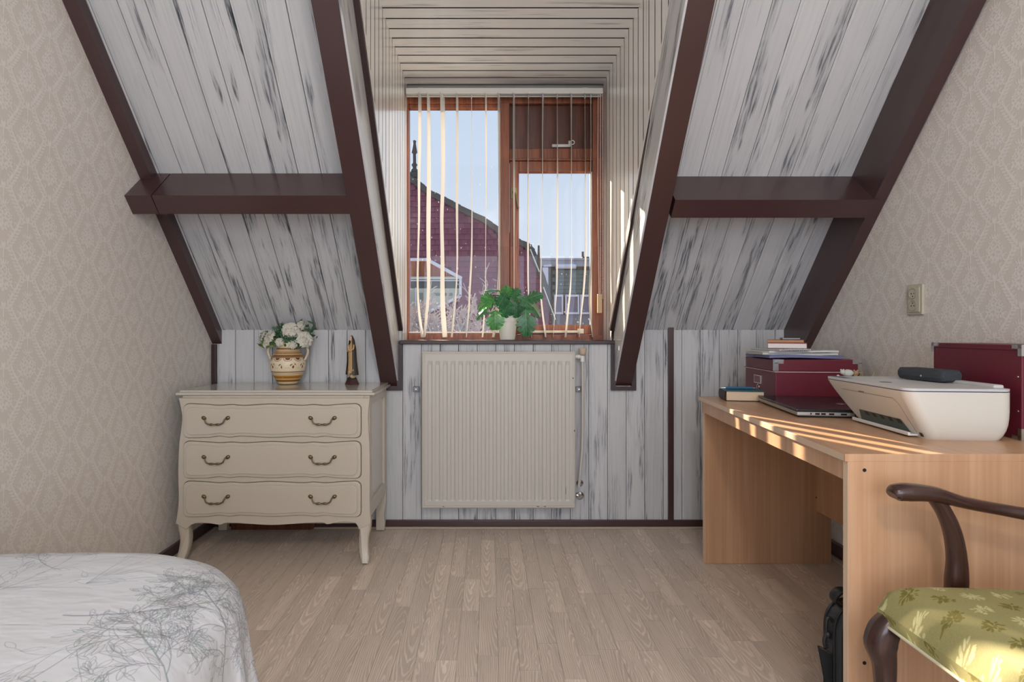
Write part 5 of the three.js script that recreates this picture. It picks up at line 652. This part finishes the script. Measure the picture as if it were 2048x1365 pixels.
{ // dormer with white bargeboards in front of the gable
  const s = 96, z = -D(s), X = (x) => WX(x, s), Y = (y) => WY(y, s), d = thing('neighbour_dormer', 'white-framed neighbouring dormer with brown boarding and dark panes', 'dormer'), w = std({ color: lin(0.62, 0.62, 0.7), roughness: 0.6 }), GY = -5.2;
  const bar = (a, b, t, dz = 0) => { const L = Math.hypot(X(b[0]) - X(a[0]), Y(b[1]) - Y(a[1])), m = mesh('bargeboard', rb(-L / 2 - 0.02, L / 2 + 0.02, -t / 2 / s, t / 2 / s, 0, 0.05, 0.005), w, d); m.position.set((X(a[0]) + X(b[0])) / 2, (Y(a[1]) + Y(b[1])) / 2, z + dz); m.rotation.z = Math.atan2(Y(b[1]) - Y(a[1]), X(b[0]) - X(a[0])); };
  bar([806, 520], [860, 520], 5.5); bar([856, 521], [922, 557], 6.5, 0.03); bar([921, 556], [921, 591], 5); bar([921, 592], [862, 622], 5); bar([819, 520], [819, 690], 5, 0.02); bar([832, 578], [832, 690], 2);
  const brown = std({ map: teakMap, roughness: 0.7 }); for (let i = 0; i < 9; i++) { const x = 822 + i * 9, y0 = Math.max(523, 523 + (x - 856) * 0.54); if (y0 < 553) mesh('cladding_board', bx(X(x), X(x + 8.6), Y(556), Y(y0), z - 0.04, z - 0.01), brown, d); }
  mesh('window_head', [bx(X(822), X(918), Y(559), Y(554), z - 0.03, z + 0.02)], std({ color: lin(0.5, 0.5, 0.48), roughness: 0.6 }), d); mesh('dark_pane', bx(X(822), X(918), Y(577), Y(559), z - 0.04, z - 0.02), std({ color: lin(0.05, 0.055, 0.06), roughness: 0.15 }), d); mesh('window_bar', [bx(X(822), X(918), Y(562.5), Y(560.5), z - 0.02, z - 0.005)], w, d);
  mesh('rendered_wall', new THREE.ExtrudeGeometry(new THREE.Shape([V2(X(806), Y(577)), V2(X(920), Y(577)), V2(X(920), Y(592)), V2(X(850), Y(627)), V2(X(850), GY), V2(X(806), GY)]), { depth: 0.04, bevelEnabled: false }).translate(0, 0, z - 0.06), std({ color: lin(0.4, 0.42, 0.36), roughness: 0.8 }), d); mesh('upper_pane', [bx(X(836), X(846), Y(626), Y(586), z - 0.02, z - 0.012), bx(X(868), X(905), Y(592), Y(586), z - 0.02, z - 0.012)], std({ color: lin(0.16, 0.18, 0.17), roughness: 0.2 }), d);
}
{ // house further right with slate front and white window
  const s = 52, z = -D(s), X = (x) => WX(x, s), Y = (y) => WY(y, s), GY = -5.2, h = thing('slate_house', 'far slate-clad house front with pale eaves and white windows', 'house'), pale = std({ color: lin(0.32, 0.36, 0.44), roughness: 0.6 }), slateB = std({ color: lin(0.05, 0.06, 0.07), roughness: 0.7 }), wh = std({ color: lin(0.6, 0.64, 0.75), roughness: 0.5 });
  mesh('front_wall', bx(X(1076), X(1240), GY, Y(520), z - 0.6, z - 0.05), slateB, h); mesh('eaves_board', [bx(X(1072), X(1240), Y(534), Y(520), z - 0.2, z + 0.2), bx(X(1072), X(1240), Y(522), Y(518.5), z - 0.3, z + 0.3)], pale, h); mesh('gutter', [tube([[X(1086), Y(534), z + 0.25], [X(1102), Y(533), z + 0.25]], 0.04, 2, 8), tube([[X(1110), Y(534.5), z + 0.25], [X(1150), Y(534.5), z + 0.25]], 0.09, 2, 10)], wh, h);
  const sl = [std({ color: lin(0.1, 0.15, 0.155), roughness: 0.6 }), std({ color: lin(0.13, 0.175, 0.18), roughness: 0.6 })], g = new THREE.BoxGeometry(10.2 / s, 8.6 / s, 0.03).rotateX(-0.3); for (let r = 0, y = 545; y < 592; y += 7.5, r++) for (let x = 1110 + (r % 2) * 5; x < 1200; x += 10.6) mesh('slate', g, sl[(r * 7 + x | 0) % 2], h).position.set(X(x), Y(y), z);
  mesh('side_dormer', [bx(X(1084), X(1095), Y(573), Y(537), z, z + 0.3)], wh, h); 
  for (const [x0, x1] of [[1108, 1126], [1130, 1158], [1160, 1188], [1190, 1215]]) { const w = mesh('window_frame', [bx(X(x0), X(x1), Y(594), Y(590), z - 0.02, z + 0.08), bx(X(x0), X(x1), Y(629), Y(625), z - 0.02, z + 0.08), bx(X(x0), X(x0 + 3), Y(625), Y(594), z - 0.02, z + 0.08), bx(X(x1 - 3), X(x1), Y(625), Y(594), z - 0.02, z + 0.08)], wh, h); mesh('pane', bx(X(x0 + 3), X(x1 - 3), Y(625), Y(594), z - 0.03, z), std({ color: lin(0.14, 0.13, 0.2), roughness: 0.15 }), w); }
  mesh('window_apron', bx(X(1104), X(1220), Y(700), Y(630), z - 0.04, z), std({ color: lin(0.16, 0.18, 0.22), roughness: 0.7 }), h);
  mesh('chimney', [bx(X(1168), X(1182), Y(519), Y(511), z - 0.9, z - 0.4), cyl(0.05, 0.045, 18 / s, 10).translate(X(1171), Y(517), z - 0.65)], std({ color: lin(0.09, 0.07, 0.06), roughness: 0.8 }), h); mesh('flat_roof_hut', bx(X(1070), X(1084), Y(520), Y(503), z - 1.5, z - 1), slateB, h);
}
{ // bare tree between the houses
  const s = 150, z = -D(s), t = thing('bare_tree', 'bare leafless tree with tangled pale twigs outside the window', 'tree', [WX(905, s), -5.2, z]), bark = std({ color: lin(0.42, 0.36, 0.36), roughness: 0.9 }), P = [], Q = [];
  const H = WY(668, s) + 5.2; mesh('trunk', tube([[0.2, 0, 0], [0.1, H * 0.5, 0], [0, H - 0.2, 0]], 0.09, 12, 8), bark, t);
  const grow = (x, y, zz, a, l, d) => { const pts = [[x, y, zz]]; let cx = x, cy = y, cz = zz; for (let i = 0; i < 4; i++) { cx += Math.sin(a) * l / 4; cy += Math.cos(a) * l / 4; cz += rnd(-0.05, 0.05) * l; a += rnd(-0.22, 0.22); pts.push([cx, cy, cz]); if (d < 3 && rnd() < 0.8) grow(cx, cy, cz, a + rnd(-0.9, 0.9), l * rnd(0.45, 0.7), d + 1); } (d < 1 ? P : Q).push(tube(pts, [0.014, 0.009, 0.0065, 0.005][d], 6, 4)); };
  for (let i = 0; i < 30; i++) { const x = rnd(-0.6, 0.5); grow(x, H - 0.25 + rnd(-0.1, 0.1), rnd(-0.2, 0.2), rnd(-0.75, 1.15), rnd(0.28, 0.55), 0); }
  mesh('branches', P, bark, t); mesh('twigs', Q, bark, t).userData.kind = 'stuff';
}
renderer.render(scene, camera);
